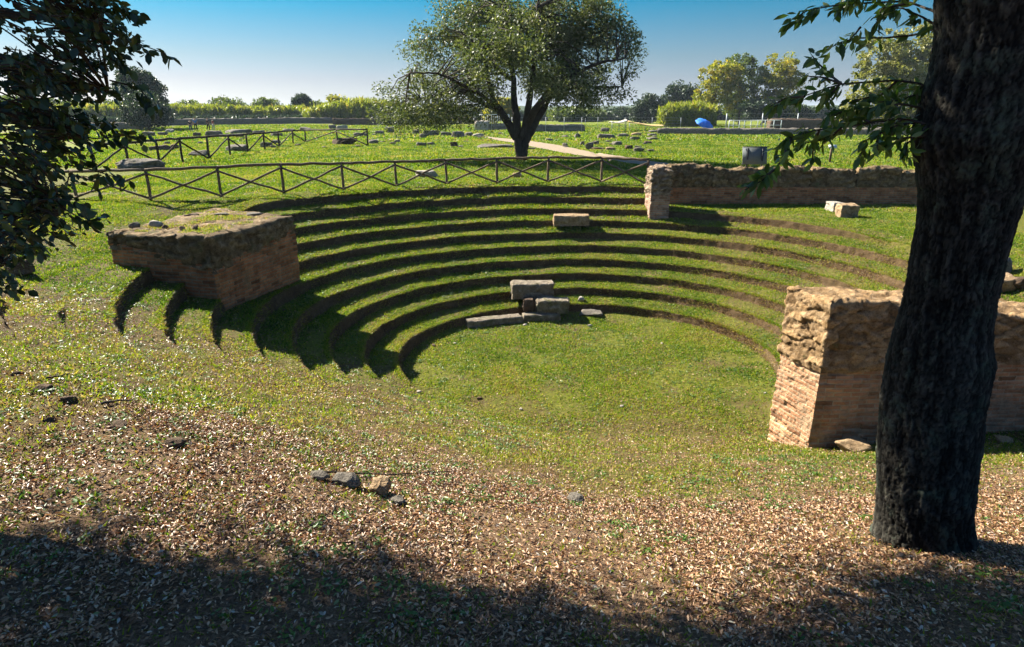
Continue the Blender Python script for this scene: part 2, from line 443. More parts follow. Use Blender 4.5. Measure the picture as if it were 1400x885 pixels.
def ray(u, v):
    a, b = u-700.0, v-442.5
    d = np.array([a/880.0, CP-b/880.0*SP, -SP-b/880.0*CP])
    return d
def G(u, v):
    """the spot on the ground seen there in the photograph, and metres per pixel"""
    d = ray(u, v)
    ts = np.concatenate([np.arange(1.5, 45, .05), np.geomspace(45, 1200, 900)])
    z = terrain(d[0]*ts, d[1]*ts); rz = CAM_H+d[2]*ts
    i = np.argmax(rz < z)
    if rz[i] >= z[i]: i = len(ts)-1
    a, b = ts[max(i-1, 0)], ts[i]
    for _ in range(18):
        m = (a+b)/2
        if CAM_H+d[2]*m < gz(d[0]*m, d[1]*m): b = m
        else: a = m
    return np.array([d[0]*b, d[1]*b, gz(d[0]*b, d[1]*b)]), b/880.0
def at(u, v, zc):
    d = ray(u, v)*zc
    return np.array([d[0], d[1], CAM_H+d[2]])
def zat(v, y):
    d = ray(700, v); return CAM_H+d[2]*y/d[1]
def proj(Pt):
    Pt = np.asarray(Pt, float); X, Y, Z = Pt[..., 0], Pt[..., 1], Pt[..., 2]-CAM_H
    zc = Y*CP-Z*SP; yc = Y*SP+Z*CP
    return 700+880*X/zc, 442.5-880*yc/zc, zc

# one polar sheet
def build_ground():
    rs = list(np.arange(.15, R1-.12, .16))
    for k in range(NR):
        rs += [RK[k]+o for o in (-.10, -.05, -.033, -.018, 0, .018, .033, .05, .10)]
        if k < NR-1: rs += list(RK[k]+np.array([.18, .26, .34, .42, .50]))
    rs += list(np.arange(RK[-1]+.2, 26, .13))
    rs += list(np.geomspace(26.2, 4500, 90))
    rs = np.array(sorted(rs)); nph = 1300
    ph = np.arange(nph)*2*math.pi/nph
    RR, PP = np.meshgrid(rs, ph, indexing='ij')
    e = np.where(np.cos(PP) > 0, 1.0295, 1.1669)
    e = e*smooth(400, 60, RR)+1.0*(1-smooth(400, 60, RR))
    X = CX+e*RR*np.cos(PP); Y = CY+RR*np.sin(PP)
    z, rho, th, riser, onb, wf = terrain(X.ravel(), Y.ravel(), True)
    X = X.ravel(); Y = Y.ravel()
    # ragged edges on the steps
    k = smooth(.2, .03, np.min(np.abs(rho[:, None]-RK[None]), 1))*smooth(12, 10.5, rho)
    nz = .06*fbm(X, Y, z*2, .8, 3, 21)+.055*fbm(X, Y, z*2, 4, 4, 23, .65)
    ux, uy = np.cos(PP).ravel(), np.sin(PP).ravel()
    X = X+ux*nz*k; Y = Y+uy*nz*k
    V = np.stack([X, Y, z], 1)
    V = np.concatenate([V, [[CX, CY, gz(CX, CY)]]])
    nr = len(rs)
    i, j = np.meshgrid(np.arange(nr-1), np.arange(nph), indexing='ij'); i = i.ravel(); j = j.ravel(); j2 = (j+1) % nph
    Q = np.stack([i*nph+j, (i+1)*nph+j, (i+1)*nph+j2, i*nph+j2], 1)
    jj = np.arange(nph)
    T = np.stack([np.full(nph, nr*nph), jj, (jj+1) % nph], 1)
    lit, bare = masks(X, Y, riser, wf, rho)
    far = smooth(27, 36, Y)
    vat = {'litter': np.append(lit, 0), 'bare': np.append(bare, 0), 'far': np.append(far, 0)}
    o = mesh('ground', V, [Q, T], M['ground'], smoothsh=True, vattrs=vat)
    tag(o, 'grassy ground with a bowl of stepped turf rows and a bank of dry leaves', 'ground', kind='structure')

def litter_density(x, y):
    n = fbm(x, y, 0, .55, 3, 41)
    a = smooth(9.7, 5.6, y+2.2*n+.5*np.maximum(0, -x)-.1*np.maximum(0, x-3))**1.3
    return a
def masks(x, y, riser=None, wf=None, rho=None):
    lit = litter_density(x, y)
    if riser is None: return lit
    n = fbm(x, y, 0, .8, 4, 51)
    bare = riser*.97
    bare = np.maximum(bare, smooth(.0, .5, wf)*smooth(1, .5, wf)*.8*smooth(-.3, .3, n)*(rho < RK[7]+.6))
    fr = smooth(13.4, 10.6, y-.35*np.maximum(0, -x-2.2)+.8*fbm(x, y, 0, .6, 3, 57))
    bare = np.maximum(bare, .8*fr*smooth(-.35, .25, fbm(x, y, 0, 2.2, 4, 58)))
    band = smooth(10.2, 11.2, y+.8*n)*smooth(12.9, 11.6, y+.8*n)*smooth(5.5, 3.5, x)*smooth(-5, -2, x)
    bare = np.maximum(bare, .5*band)
    bare = np.maximum(bare, .55*smooth(.1, .55, n)*(y < 26))
    right = smooth(5.2, 7.5, x)*(rho < RK[8])*(rho > RK[0]-.3)*(y > 11)
    bare = np.maximum(bare, .5*right*smooth(-.45, .15, fbm(x, y, 0, 1.3, 4, 59)))
    return lit, np.clip(bare, 0, 1)

build_ground()

# ------------------------------------------------------------------ path
def build_path():
    upper = [(664, 186.6), (690, 189), (722, 192.6), (765, 200), (811, 209), (850, 215), (888, 221.2), (960, 231), (1060, 243)]
    lower = [(660, 188.8), (690, 194), (732, 202.4), (773, 210.5), (805, 215), (838, 220), (872, 225.6), (930, 236), (1010, 250)]
    def g0(u, v):
        d = ray(u, v); t_ = (TOP-CAM_H)/d[2]; return np.array([d[0]*t_, d[1]*t_])
    def dens(L):
        P = np.array([g0(*p) for p in L]); s = np.linspace(0, len(P)-1, 90)
        return np.stack([np.interp(s, np.arange(len(P)), P[:, i]) for i in range(2)], 1)
    U, Lw = dens(upper), dens(lower)
    ts = np.linspace(0, 1, 7); V = []
    for k, t_ in enumerate(ts):
        p = U*(1-t_)+Lw*t_
        p = p+.12*np.stack([fbm(p[:, 0], p[:, 1], k*.3, .7, 3, 61), fbm(p[:, 0], p[:, 1], k*.3+9, .7, 3, 62)], 1)*(1 if k in (0, 6) else 0)
        V.append(np.stack([p[:, 0], p[:, 1], terrain(p[:, 0], p[:, 1])+.045], 1))
    global PATH_OUTLINE
    PATH_OUTLINE = [tuple(q[:2]) for q in V[0][::6]]+[tuple(q[:2]) for q in V[-1][::-6]]
    V = np.concatenate(V)
    i, j = np.meshgrid(np.arange(6), np.arange(89), indexing='ij'); i = i.ravel(); j = j.ravel()
    Q = np.stack([i*90+j, (i+1)*90+j, (i+1)*90+j+1, i*90+j+1], 1)
    o = mesh('path', V, Q, M['path'], smoothsh=True)
    tag(o, 'pale gravel path running past the olive tree towards the far ruins', 'path', kind='structure')
build_path()

# ------------------------------------------------------------------ walls
def loop_points(poly, step, rnd=.0):
    pts, nrm, ul = [], [], []
    n = len(poly); u = 0
    P = np.array(poly, float)
    area = .5*sum(P[i][0]*P[(i+1) % n][1]-P[(i+1) % n][0]*P[i][1] for i in range(n))
    if area < 0: P = P[::-1]
    for i in range(n):
        a, b = P[i], P[(i+1) % n]; d = b-a; L = np.linalg.norm(d); d /= L
        nn = np.array([d[1], -d[0]]); m = max(2, int(L/step))
        for q in range(m):
            t_ = q/m; pts.append(a+(b-a)*t_); nrm.append(nn); ul.append(u+L*t_)
        u += L
    pts = np.array(pts); nrm = np.array(nrm)
    nr2 = nrm+np.roll(nrm, 1, 0)*.0
    sm = (np.roll(nrm, 1, 0)+nrm+np.roll(nrm, -1, 0)); sm /= np.linalg.norm(sm, axis=1)[:, None]
    return pts, sm, np.array(ul)

def wall(name, poly, zb, zt, axis, mat, parent=None, step=.06, amp=.05, freq=1.5, seed=0, topamp=.06, chamf=.05, capn=8, batter=0.0, ledge=0.0, smoothsh=False, stone_f=0.0, stone_a=0.0, brick=None):
    """poly: footprint; zb, zt: functions of (x,y) or numbers; axis: two points, the ridge line the cap closes on"""
    pts, nrm, ul = loop_points(poly, step); n = len(pts)
    fb = (lambda x, y: np.full_like(x, zb)) if not callable(zb) else zb
    ft = (lambda x, y: np.full_like(x, zt)) if not callable(zt) else zt
    x, y = pts[:, 0], pts[:, 1]
    B = fb(x, y); T_ = ft(x, y)+topamp*fbm(x, y, 0, 1.8, 4, seed+5)
    nv = max(4, int(np.mean(T_-B)/step))
    rows = []; uvs = []; crk = []; sid = []
    for r in range(nv+1):
        t_ = r/nv; z = B+(T_-B)*t_
        disp = amp*fbm(x, y, z, freq, 5, seed, .6)+amp*.6*fbm(x, y, z, freq*6, 5, seed+3, .8)
        disp = disp-batter*t_*(T_-B)
        uu = ul+.035*fbm(x, y, z, 1.7, 2, seed+51); vv = z+.022*fbm(x, y, z, 1.3, 2, seed+52)
        if brick:
            bw_, bh_, dp = brick; row = np.floor(vv/bh_); q = uu/bw_+.5*((row % 2) == 0); fu = q-np.floor(q); fv = vv/bh_-row
            ed = np.minimum(np.minimum(fu, 1-fu)*bw_, np.minimum(fv, 1-fv)*bh_); hh = _hash(np.floor(q).astype(np.int64), row.astype(np.int64), np.zeros(len(uu), np.int64), seed+60)
            rel = dp*(smooth(.003, .013, ed)-1)+dp*1.1*(hh-.5)-dp*2.4*(hh < .07)
            worn = smooth(.0, .35, fbm(x, y, z, 1.1, 3, seed+61)); disp = disp+rel*(1-.75*worn)-.5*dp*worn
        if stone_f:
            wx = .12*fbm(x, y, z, 2.5, 2, seed+31)
            f1, f2, ci = worley(x+wx, y+wx, z*2.8+wx, stone_f, seed+40); e_ = np.clip((f2-f1)/.16, 0, 1)
            disp = disp+stone_a*(np.minimum(e_*1.6, 1)-1)*1.1+stone_a*1.4*(ci-.5)+stone_a*3.2*worley.tilt; crk.append(1-e_); sid.append(ci)
        else: crk.append(0*x); sid.append(0*x+.5)
        if ledge: disp = disp+ledge*np.exp(-((t_-.1)/.09)**2)*(.5+.8*vnoise(x*2.2, y*2.2, z*0, seed+9))
        edge = np.clip((z-(T_-chamf))/chamf, 0, 1); disp = disp-chamf*.8*edge**2
        p = pts+nrm*disp[:, None]
        rows.append(np.stack([p[:, 0], p[:, 1], z], 1)); uvs.append(np.stack([uu, vv], 1))
    a, b = np.array(axis[0], float), np.array(axis[1], float); d = b-a
    tt = np.clip(((pts-a)@d)/(d@d), 0, 1); C = a+tt[:, None]*d
    lp = rows[-1][:, :2]
    for q in range(1, capn+1):
        s = q/capn; p = lp*(1-s)+C*s
        z = ft(p[:, 0], p[:, 1])+topamp*fbm(p[:, 0], p[:, 1], 0, 1.8, 4, seed+5)+.4*topamp*fbm(p[:, 0], p[:, 1], 0, 7, 3, seed+6)
        rows.append(np.stack([p[:, 0], p[:, 1], z], 1)); uvs.append(np.stack([p[:, 0], p[:, 1]], 1))
    V = np.concatenate(rows); uv = np.concatenate(uvs); nr = len(rows)
    if stone_f:
        for p in rows[nv+1:]:
            f1, f2, ci = worley(p[:, 0], p[:, 1], p[:, 2]*2.8, stone_f, seed+40); e_ = np.clip((f2-f1)/.16, 0, 1)
            p[:, 2] += stone_a*.6*(e_**.6-.75)+stone_a*.5*(ci-.5); crk.append(1-e_); sid.append(ci)
        V = np.concatenate(rows)
    else:
        for p in rows[nv+1:]: crk.append(0*p[:, 0]); sid.append(0*p[:, 0]+.5)
    i, j = np.meshgrid(np.arange(nr-1), np.arange(n), indexing='ij'); i = i.ravel(); j = j.ravel(); j2 = (j+1) % n
    Q = np.stack([i*n+j, i*n+j2, (i+1)*n+j2, (i+1)*n+j], 1)
    return mesh(name, V, Q, mat, parent, smoothsh, uv=uv, vattrs={'crack': np.concatenate(crk), 'tone': np.concatenate(sid)})

def offset_poly(poly, d):
    P = np.array(poly, float); c = P.mean(0); o = []
    n = len(P)
    area = .5*sum(P[i][0]*P[(i+1) % n][1]-P[(i+1) % n][0]*P[i][1] for i in range(n))
    sg = 1 if area > 0 else -1
    for i in range(n):
        a, b, c_ = P[i-1], P[i], P[(i+1) % n]
        d1 = (b-a)/np.linalg.norm(b-a); d2 = (c_-b)/np.linalg.norm(c_-b)
        n1 = sg*np.array([d1[1], -d1[0]]); n2 = sg*np.array([d2[1], -d2[0]]); m = n1+n2; m /= (m@m)/2
        o.append(b+m*d)
    return [tuple(q) for q in o]

# left bastion on the rows
A, B_, C_, D_ = (-9.25, 14.6), (-6.72, 14.15), (-5.82, 17.15), (-8.6, 18.6)
poly = [A, B_, C_, D_]
ltop = lambda x, y: 3.42+0*x
w = empty('ruined_wall', (-7.4, 16, gz(-7.4, 16)))
tag(w, 'squat ruined brick bastion with a grassy stony top, on the left side of the turf rows', 'wall')
seam = lambda x, y: np.minimum(2.68+.17*np.clip(-6.7-x, 0, 3)+.12*np.clip(y-14.3, 0, 4)+.10*fbm(x, y, 0, .9, 3, 77), 3.12)
wall('brick_facing', poly, lambda x, y: terrain(x, y)-.35, lambda x, y: seam(x, y)+.06, ((-8.4, 15.6), (-6.8, 16.8)), M['brick_red'], w, .026, .05, 1.4, 3, .05, .03, batter=.0, brick=(.30, .078, .015))
wall('rubble_core', offset_poly(poly, .02), lambda x, y: seam(x, y)-.06, ltop, ((-8.4, 15.6), (-7.2, 17.0)), M['rubble'], w, .035, .06, 1.6, 11, .07, .06, 14, stone_f=3.2, stone_a=.05)

# near right wall
wp = [(5.14, 9.92), (10.4, 10.15), (10.4, 11.0), (4.82, 10.86)]
w = empty('ruined_wall', (6.5, 10.4, gz(6.5, 10)))
tag(w, 'thick ruined brick wall with a sunlit crumbling end, behind the dark oak trunk', 'wall')
seam2 = lambda x, y: 2.02+.10*fbm(x, y, 0, .9, 3, 87)+.03*(x-5)
rtop = lambda x, y: 3.17-.085*np.clip(x-5.6, 0, 6)-.04*np.clip(x-5, 0, .6)
wall('brick_facing', wp, lambda x, y: np.minimum(terrain(x, y), .9)-.5, lambda x, y: seam2(x, y)+.08, ((5.5, 10.45), (10, 10.6)), M['brick_ochre'], w, .019, .045, 1.8, 33, .05, .03, batter=.01, brick=(.30, .078, .011))
wall('rubble_core', offset_poly(wp, .0), lambda x, y: seam2(x, y)-.04, rtop, ((5.5, 10.45), (10, 10.6)), M['rubble_warm'], w, .02, .06, 1.9, 41, .10, .06, 16, ledge=.06, stone_f=3.0, stone_a=.026)

# back wall with large blocks above brick, and its pillar
bw = [(5.95, 24.75), (17.5, 24.75), (17.5, 25.35), (5.95, 25.35)]
w = empty('ruined_wall', (11, 25, gz(11, 24.5)))
tag(w, 'long low ruined wall of big tufa blocks over brick, closing the grass terrace at the back', 'wall')
wall('brick_facing', bw, lambda x, y: 2.3+0*x, lambda x, y: 3.32+0*x, ((6.3, 25.05), (17.2, 25.05)), M['brick_red'], w, .04, .03, 1.2, 51, .02, .02, brick=(.30, .078, .014))
xs = [5.95, 7.55, 9.35, 11.25, 13.0, 14.7, 16.2, 17.5]
hs = [4.13, 3.98, 4.02, 3.98, 4.0, 3.92, 3.9]
for k in range(7):
    p = [(xs[k]+.012, 24.72), (xs[k+1]-.012, 24.72), (xs[k+1]-.012, 25.38), (xs[k]+.012, 25.38)]
    wall('stone_block', p, 3.305, (lambda hh: (lambda x, y: hh+0*x))(hs[k]), ((xs[k]+.3, 25.05), (xs[k+1]-.3, 25.05)), M['rubble'], w, .05, .09, 1.1, 60+k, .12, .12, stone_f=2.6, stone_a=.05)
pp = [(4.98, 23.35), (5.68, 23.35), (5.68, 24.35), (4.98, 24.35)]
w = empty('brick_pillar', (5.33, 23.8, gz(5.33, 23.6)))
tag(w, 'short sunlit brick and tufa pillar at the end of the back wall, beside the fence', 'pillar')
wall('brick_facing', pp, 2.0, 3.2, ((5.3, 23.7), (5.3, 24.0)), M['brick_pale'], w, .026, .03, 2, 71, .04, .03, brick=(.30, .078, .014))
wall('rubble_core', offset_poly(pp, .01), 3.15, 4.17, ((5.3, 23.7), (5.3, 24.0)), M['rubble_pale'], w, .035, .08, 1.7, 75, .08, .10, stone_f=5, stone_a=.06)

# ------------------------------------------------------------------ stones
def rock(name, loc, size, rz, seed, mat, label, cat='stone', group=None, blocky=.5, parent=None, amp=.16):
    """an angular lump: a ball cut by random planes, more or less squared off, then roughened"""
    big = size[0]*880/max(loc[1], 1) > 26
    nu, nv = (44, 24) if big else (28, 16)
    th = np.linspace(0, 2*math.pi, nu, endpoint=False); ph = np.linspace(-math.pi/2, math.pi/2, nv+1)
    TH, PH = np.meshgrid(th, ph)
    dx, dy, dz = np.cos(PH)*np.cos(TH), np.cos(PH)*np.sin(TH), np.sin(PH)
    rg = np.random.default_rng(seed*13+5); r = np.full(dx.shape, 1.25)
    pl = [np.append(unit_(rg.normal(size=3)), rg.uniform(.62, 1.0)) for _ in range(int(16-10*blocky))]
    for ax in range(3):
        for sg in (1, -1):
            n_ = np.zeros(3); n_[ax] = sg; n_ = unit_(n_+rg.normal(size=3)*(.20-.13*blocky)); pl.append(np.append(n_, rg.uniform(.66, .80) if blocky > .5 else rg.uniform(.7, .95)))
    for a, b, c, d in pl:
        q = a*dx+b*dy+c*dz; r = np.where(q > .05, np.minimum(r, d/np.maximum(q, .05)), r)
    s = rg.random()*50
    r = r*(1+amp*.55*fbm(dx+s, dy, dz, 1.6, 4, seed)+amp*.45*fbm(dx+s, dy, dz, 5, 3, seed+2, .65))
    x, y, z = dx*r, dy*r, dz*r
    for a_ in (x, y, z): a_ /= (a_.max()-a_.min())
    V = np.stack([x*size[0], y*size[1], z*size[2]], -1).reshape(-1, 3)
    V[:, 2] += -V[:, 2].min()-size[2]*.14
    i, j = np.meshgrid(np.arange(nv), np.arange(nu), indexing='ij'); i = i.ravel(); j = j.ravel(); j2 = (j+1) % nu
    Q = np.stack([i*nu+j, i*nu+j2, (i+1)*nu+j2, (i+1)*nu+j], 1)
    o = mesh(name, V, Q, mat, parent)
    if parent is None:
        o.location = loc; o.rotation_euler = (0, 0, rz); tag(o, label, cat, group)
    return o
def unit_(a): return a/np.linalg.norm(a)
_rs = [0]
def rockpx(u0, u1, v0, v1, label, mat='stone', blocky=.6, depth=.8, rz=None, name='stone', cat='stone', group=None, sink=0.0, amp=.16):
    _rs[0] += 1
    p, mpp = G((u0+u1)/2, v1)
    wd = (u1-u0)*mpp; ht = max((v1-v0)*mpp*1.0, .05)
    p[1] += wd*depth*.35; p[2] = gz(p[0], p[1])-sink*ht
    return rock(name, p, (wd, wd*depth, ht*1.12), (random.uniform(-.3, .3) if rz is None else rz), _rs[0], M[mat], label, cat, group, blocky, amp=amp)

# cut blocks on the rows: squared, with worn arrises
def block(name, c, size, rz, seed, mat, label, cat='stone block', zt=None):
    L, W = size[0]/2, size[1]/2; ca, sa = math.cos(rz), math.sin(rz)
    P = [(c[0]+x*ca-y*sa, c[1]+x*sa+y*ca) for x, y in ((-L, -W), (L, -W), (L, W), (-L, W))]
    zb = gz(c[0], c[1])-.12 if len(c) < 3 else c[2]
    m = .35*min(L, W); ax = ((c[0]-(L-m)*ca, c[1]-(L-m)*sa), (c[0]+(L-m)*ca, c[1]+(L-m)*sa))
    o = wall(name, P, zb, zb+size[2], ax, M[mat], None, .03, .05, 2.6, seed, .045, .05, 6, stone_f=2.2, stone_a=.02)
    tag(o, label, cat)
    return o
block('stone_block', (.64, 19.55, .50), (1.30, .62, .48), .06, 201, 'block_stone', 'large squared grey stone block lying on the third turf row', 'stone block')
block('stone_block', (1.25, 18.95, .20), (.98, .5, .40), .03, 202, 'block_stone', 'squared stone block in front of the larger one, at the foot of the rows', 'stone block')
block('stone_block', (.52, 19.02, .25), (.34, .4, .34), .0, 203, 'brown_stone', 'small broken brown stone wedged left of the front block', 'stone block')
block('stone_slab', (-.55, 18.30, .0), (1.75, .42, .22), .33, 204, 'block_stone', 'long flat kerb slab at the rim of the grass circle, left of the blocks', 'stone slab')
block('stone_slab', (.90, 18.72, .0), (1.15, .4, .2), .1, 205, 'block_stone', 'flat kerb slab half buried in front of the two blocks', 'stone slab')
rockpx(793, 826, 427, 433, 'small thin flat stone in the grass right of the kerb slabs', 'stone', .8, .6)
rockpx(790, 799, 406, 413, 'small white pebble beside the squared stone blocks', 'pale_stone', .2, .9)
block('stone_block', (2.15, 23.35, 2.12), (1.3, .55, .38), .0, 207, 'tan_stone', 'long pale stone block lying on the upper turf row, left of the pillar', 'stone block')
g1, m1 = G(1147, 291)
block('stone_block', (g1[0]+.05, g1[1]+.35, g1[2]-.1), (.5, .5, .42), .1, 208, 'pale_stone', 'small pale block behind the tan one on the grass terrace', 'stone block')
g1, m1 = G(1162, 298)
block('stone_block', (g1[0], g1[1]+.25, g1[2]-.1), (.6, .5, .5), -.05, 209, 'tan_stone', 'small tan cut block lying on the grass terrace below the back wall', 'stone block')

# stones lying on the bastion's grassy top
for (x, y, sx, sz, lab, mt) in ((-8.95, 15.25, .34, .24, 'grey lump of stone at the left corner of the brick bastion top', 'stone'),
        (-8.55, 15.45, .42, .26, 'pale rounded stone on the left of the bastion top', 'pale_stone'),
        (-8.25, 15.25, .2, .14, 'brown fist sized stone near the front edge of the bastion top', 'brown_stone'),
        (-7.75, 15.05, .2, .15, 'small reddish stone at the middle of the bastion front edge', 'tan_stone'),
        (-7.40, 15.0, .22, .2, 'small dark pointed stone at the front edge of the bastion top', 'brown_stone'),
        (-7.7, 17.2, .55, .12, 'long flat slab lying at the back of the bastion top', 'stone'),
        (-6.9, 17.2, .6, .12, 'thin flat stone at the right back of the bastion top', 'stone'),
        (-8.4, 17.0, .5, .14, 'broken plank shaped stone on the left back of the bastion top', 'brown_stone')):
    _rs[0] += 1
    rock('stone', (x, y, 3.42), (sx*.75, sx*.48, sz*.72), random.uniform(-.4, .4), _rs[0], M[mt], lab, 'stone', None, .5)

# foreground clods and stones
rockpx(452, 491, 647, 665, 'rounded mossy grey stone among dry leaves in the foreground', 'stone', .3)
rockpx(421, 447, 645, 657, 'low mossy stone just left of the rounded one among dry leaves', 'stone', .2)
rockpx(505, 533, 655, 679, 'pointed reddish brown stone among dry leaves', 'tan_stone', .3, .9, amp=.3)
rockpx(527, 551, 682, 690, 'small flat pale stone in the leaves below the pointed one', 'stone', .6)
rockpx(773, 800, 678, 687, 'flat grey stone sunk in the leaf litter right of centre', 'stone', .6)
rockpx(42, 68, 523, 536, 'dark earthy clod on the left bank, largest of its cluster', 'brown_stone', .2, sink=.38, amp=.3)
rockpx(80, 101, 537, 551, 'dark clod right of and below the largest clod on the left bank', 'brown_stone', .2, sink=.38, amp=.3)
rockpx(58, 73, 568, 577, 'small dark clod lowest on the left bank', 'brown_stone', .2, sink=.38, amp=.3)
rockpx(140, 176, 574, 586, 'low lump of dark earth on the left bank just below the bent twig', 'brown_stone', .1, sink=.38, amp=.3)
rockpx(220, 252, 597, 611, 'mossy dark lump of earth on the bank below the turf row ends', 'brown_stone', .1, sink=.38, amp=.3)
rockpx(12, 30, 505, 514, 'small dark clod at the far left of the bank', 'brown_stone', .2, sink=.38, amp=.3)
rockpx(0, 40, 356, 376, 'dark stone in the shade under the left oak branches', 'brown_stone', .3)
for k, (u, v, s_) in enumerate(((593, 473, 7), (718, 445, 8), (806, 446, 7), (655, 545, 8), (573, 537, 9), (622, 470, 5), (783, 504, 6), (712, 560, 6), (905, 470, 5), (388, 425, 6), (1046, 538, 5), (850, 556, 6))):
    _rs[0] += 1
    p, mpp = G(u, v)
    rock('stone_chip', p, (s_*mpp, s_*mpp*.7, s_*mpp*.4), random.uniform(0, 3), _rs[0], M['pale_stone' if k % 3 else 'brown_stone'], 'small loose stone chip lying in the short grass of the turf rows', 'stone chip', 'stone chips in the grass circle', .3)
# rubble at the foot of the near wall and behind the trunk
rockpx(1120, 1150, 594, 609, 'weathered rubble lump at the foot of the sunlit wall end', 'tan_stone', .3)
rockpx(1150, 1198, 600, 618, 'long low rubble lump left of the oak trunk foot', 'tan_stone', .3)
for (u0, u1, v0, v1, lab, mt) in ((1358, 1382, 350, 378, 'upright lichened stone behind the right side of the trunk', 'stone'),
        (1355, 1390, 374, 400, 'broad sloping stone at the base of the upright one behind the trunk', 'tan_stone'),
        (1385, 1410, 378, 396, 'dark stone at the right edge of the picture behind the wall', 'brown_stone'),
        (1356, 1396, 408, 422, 'low flat rubble stone just behind the right wall top', 'stone'),
        (1366, 1386, 596, 606, 'small orange brick lump in the shade at the wall foot', 'tan_stone')):
    rockpx(u0, u1, v0, v1, lab, mt, .5)

# ruins beyond the fence
far_stones = [
 (194,212,178,187,'flat bluish stone under the shrub beside the umbrella pine','stone',.6), (214,228,179,186,'low grey stone right of the umbrella pine','stone',.4),
 (225,236,175,182,'rounded pale stone between the umbrella pine and the walkers','pale_stone',.2), (262,274,180,187,'dark low stone below the walkers','brown_stone',.3),
 (280,303,177,187,'flat bluish slab beside the walkers','stone',.8), (304,344,175,183,'long upper course of grey blocks right of the walkers','stone',.9),
 (300,330,181,188,'lower grey block course right of the walkers','stone',.9), (345,362,177,184,'squared grey block right of the long block course','stone',.9),
 (368,386,180,187,'low grey stone beyond the middle of the back fence','stone',.5), (386,402,175,181,'flat pale stone beyond the fence corner','stone',.6),
 (199,232,196,206,'flat dark stone group seen through the back fence','brown_stone',.5), (231,243,195,204,'dark boulder right of the flat dark stone','brown_stone',.2),
 (256,284,203,214,'grey boulder behind the leaning brace of the back fence','stone',.2), (306,338,195,207,'low jagged stone under the back fence rail','stone',.3),
 (355,372,192,202,'small jagged stone right of the low jagged one, by the fence','stone',.3), (370,384,190,197,'little stone behind the back fence posts','stone',.4),
 (451,486,186,198,'brown earthy heap of rubble behind the last fence bay','brown_stone',.1), (503,517,189,197,'grey stone just past the end post of the back fence','stone',.3),
 (460,476,169,179,'pale square block standing among the far ruins','pale_stone',.95), (449,460,169,177,'rounded grey stone left of the pale square block','stone',.3),
 (482,501,180,187,'long low stone below the pale square block','stone',.6), (408,425,172,180,'grey stone before the far dry stone wall','stone',.4),
 (513,526,177,184,'low stone left of the block under the olive branches','stone',.5), (527,539,171,182,'upright grey block under the left olive branches','stone',.8),
 (532,541,193,198,'tiny stone on the lawn left of the olive tree','stone',.3), (563,573,175,184,'narrow dark stone beside the long fallen block','stone',.6),
 (578,600,176,186,'long fallen block beyond the lawn, under the olive branches','stone',.9), (573,583,181,190,'cubic block before the long fallen block','stone',.9),
 (568,583,193,200,'low rubble lump on the lawn left of the small cube','stone',.3), (584,594,193,199,'low stone right of the low rubble lump on the lawn','stone',.3),
 (615,626,192,201,'small dark cube of stone on the lawn left of the path','brown_stone',.8), (626,634,198,202,'little stone at the foot of the small dark cube','stone',.3),
 (601,618,179,186,'flat topped boulder left of the biggest boulder','stone',.4), (617,636,177,189,'biggest rounded boulder left of the path','stone',.2),
 (634,648,179,187,'grey boulder between the biggest boulder and the path','stone',.3), (646,661,181,188,'low pale rubble beside the far end of the path','pale_stone',.3),
 (650,701,196,203,'long flat stone slab on the lawn left of the olive trunk','stone',.8), (565,598,231,242,'flat stone on the grass behind the front fence','pale_stone',.6),
 (700,713,234,243,'small stone at the foot of the olive tree','tan_stone',.3), (720,733,201,205,'flat slab right of the olive trunk','stone',.8),
 (745,756,188,193,'flat stone on the lawn right of the olive, nearest the path','stone',.4), (768,778,184,189,'small stone in the lawn before the wire fence','stone',.3),
 (785,794,181,189,'pointed stone beside the wire fence post','stone',.4), (769,777,194,201,'small round stone at the edge of the path','stone',.2),
 (793,799,191,199,'small upright stone above the path','stone',.5), (800,812,192,204,'leaning boulder above the path','stone',.3),
 (809,819,191,198,'boulder behind the leaning one','stone',.3), (808,828,201,205,'long thin kerb stone above the path','brown_stone',.8),
 (828,841,200,206,'tan block right of the thin kerb stone','tan_stone',.8), (827,836,191,195,'little dark stone between the boulders and the pointed stone','stone',.4),
 (838,852,192,199,'pointed triangular stone on the right lawn','stone',.2), (854,866,197,205,'dark boulder right of the triangular stone','brown_stone',.3),
 (866,881,200,208,'low flat boulder right of the dark boulder','stone',.4), (886,896,203,208,'little stone at the right end of the scatter above the path','stone',.3),
 (881,892,192,197,'thin flat stone below the stepped blocks','brown_stone',.6), (816,842,181,190,'long mossy wall block below the tan cover','stone',.9),
 (843,862,181,188,'squared grey wall block below the tan cover, right of the mossy one','stone',.9), (861,875,186,192,'lower slab of the little stack below the tan cover','stone',.8),
 (863,877,180,186,'upper slab of the little stack below the tan cover','tan_stone',.8), (822,834,173,181,'rough rock under the left end of the pale cover','stone',.3),
 (884,900,187,192,'lowest of three stepped slabs left of the low wall','stone',.9), (885,899,182,187,'middle of three stepped slabs left of the low wall','stone',.9),
 (886,900,177,182,'topmost of three stepped slabs left of the low wall','stone',.9)]
for f in far_stones:
    rockpx(f[0], f[1], f[2]+(f[3]-f[2])*.15, f[3], f[4], f[5], f[6], .7, sink=.08)
rockpx(146, 219, 210, 231, 'broad grey outcrop of rubble behind the oak leaves on the left', 'stone', .0, .6, name='rubble_mound', cat='rubble mound', sink=.35, amp=.4)

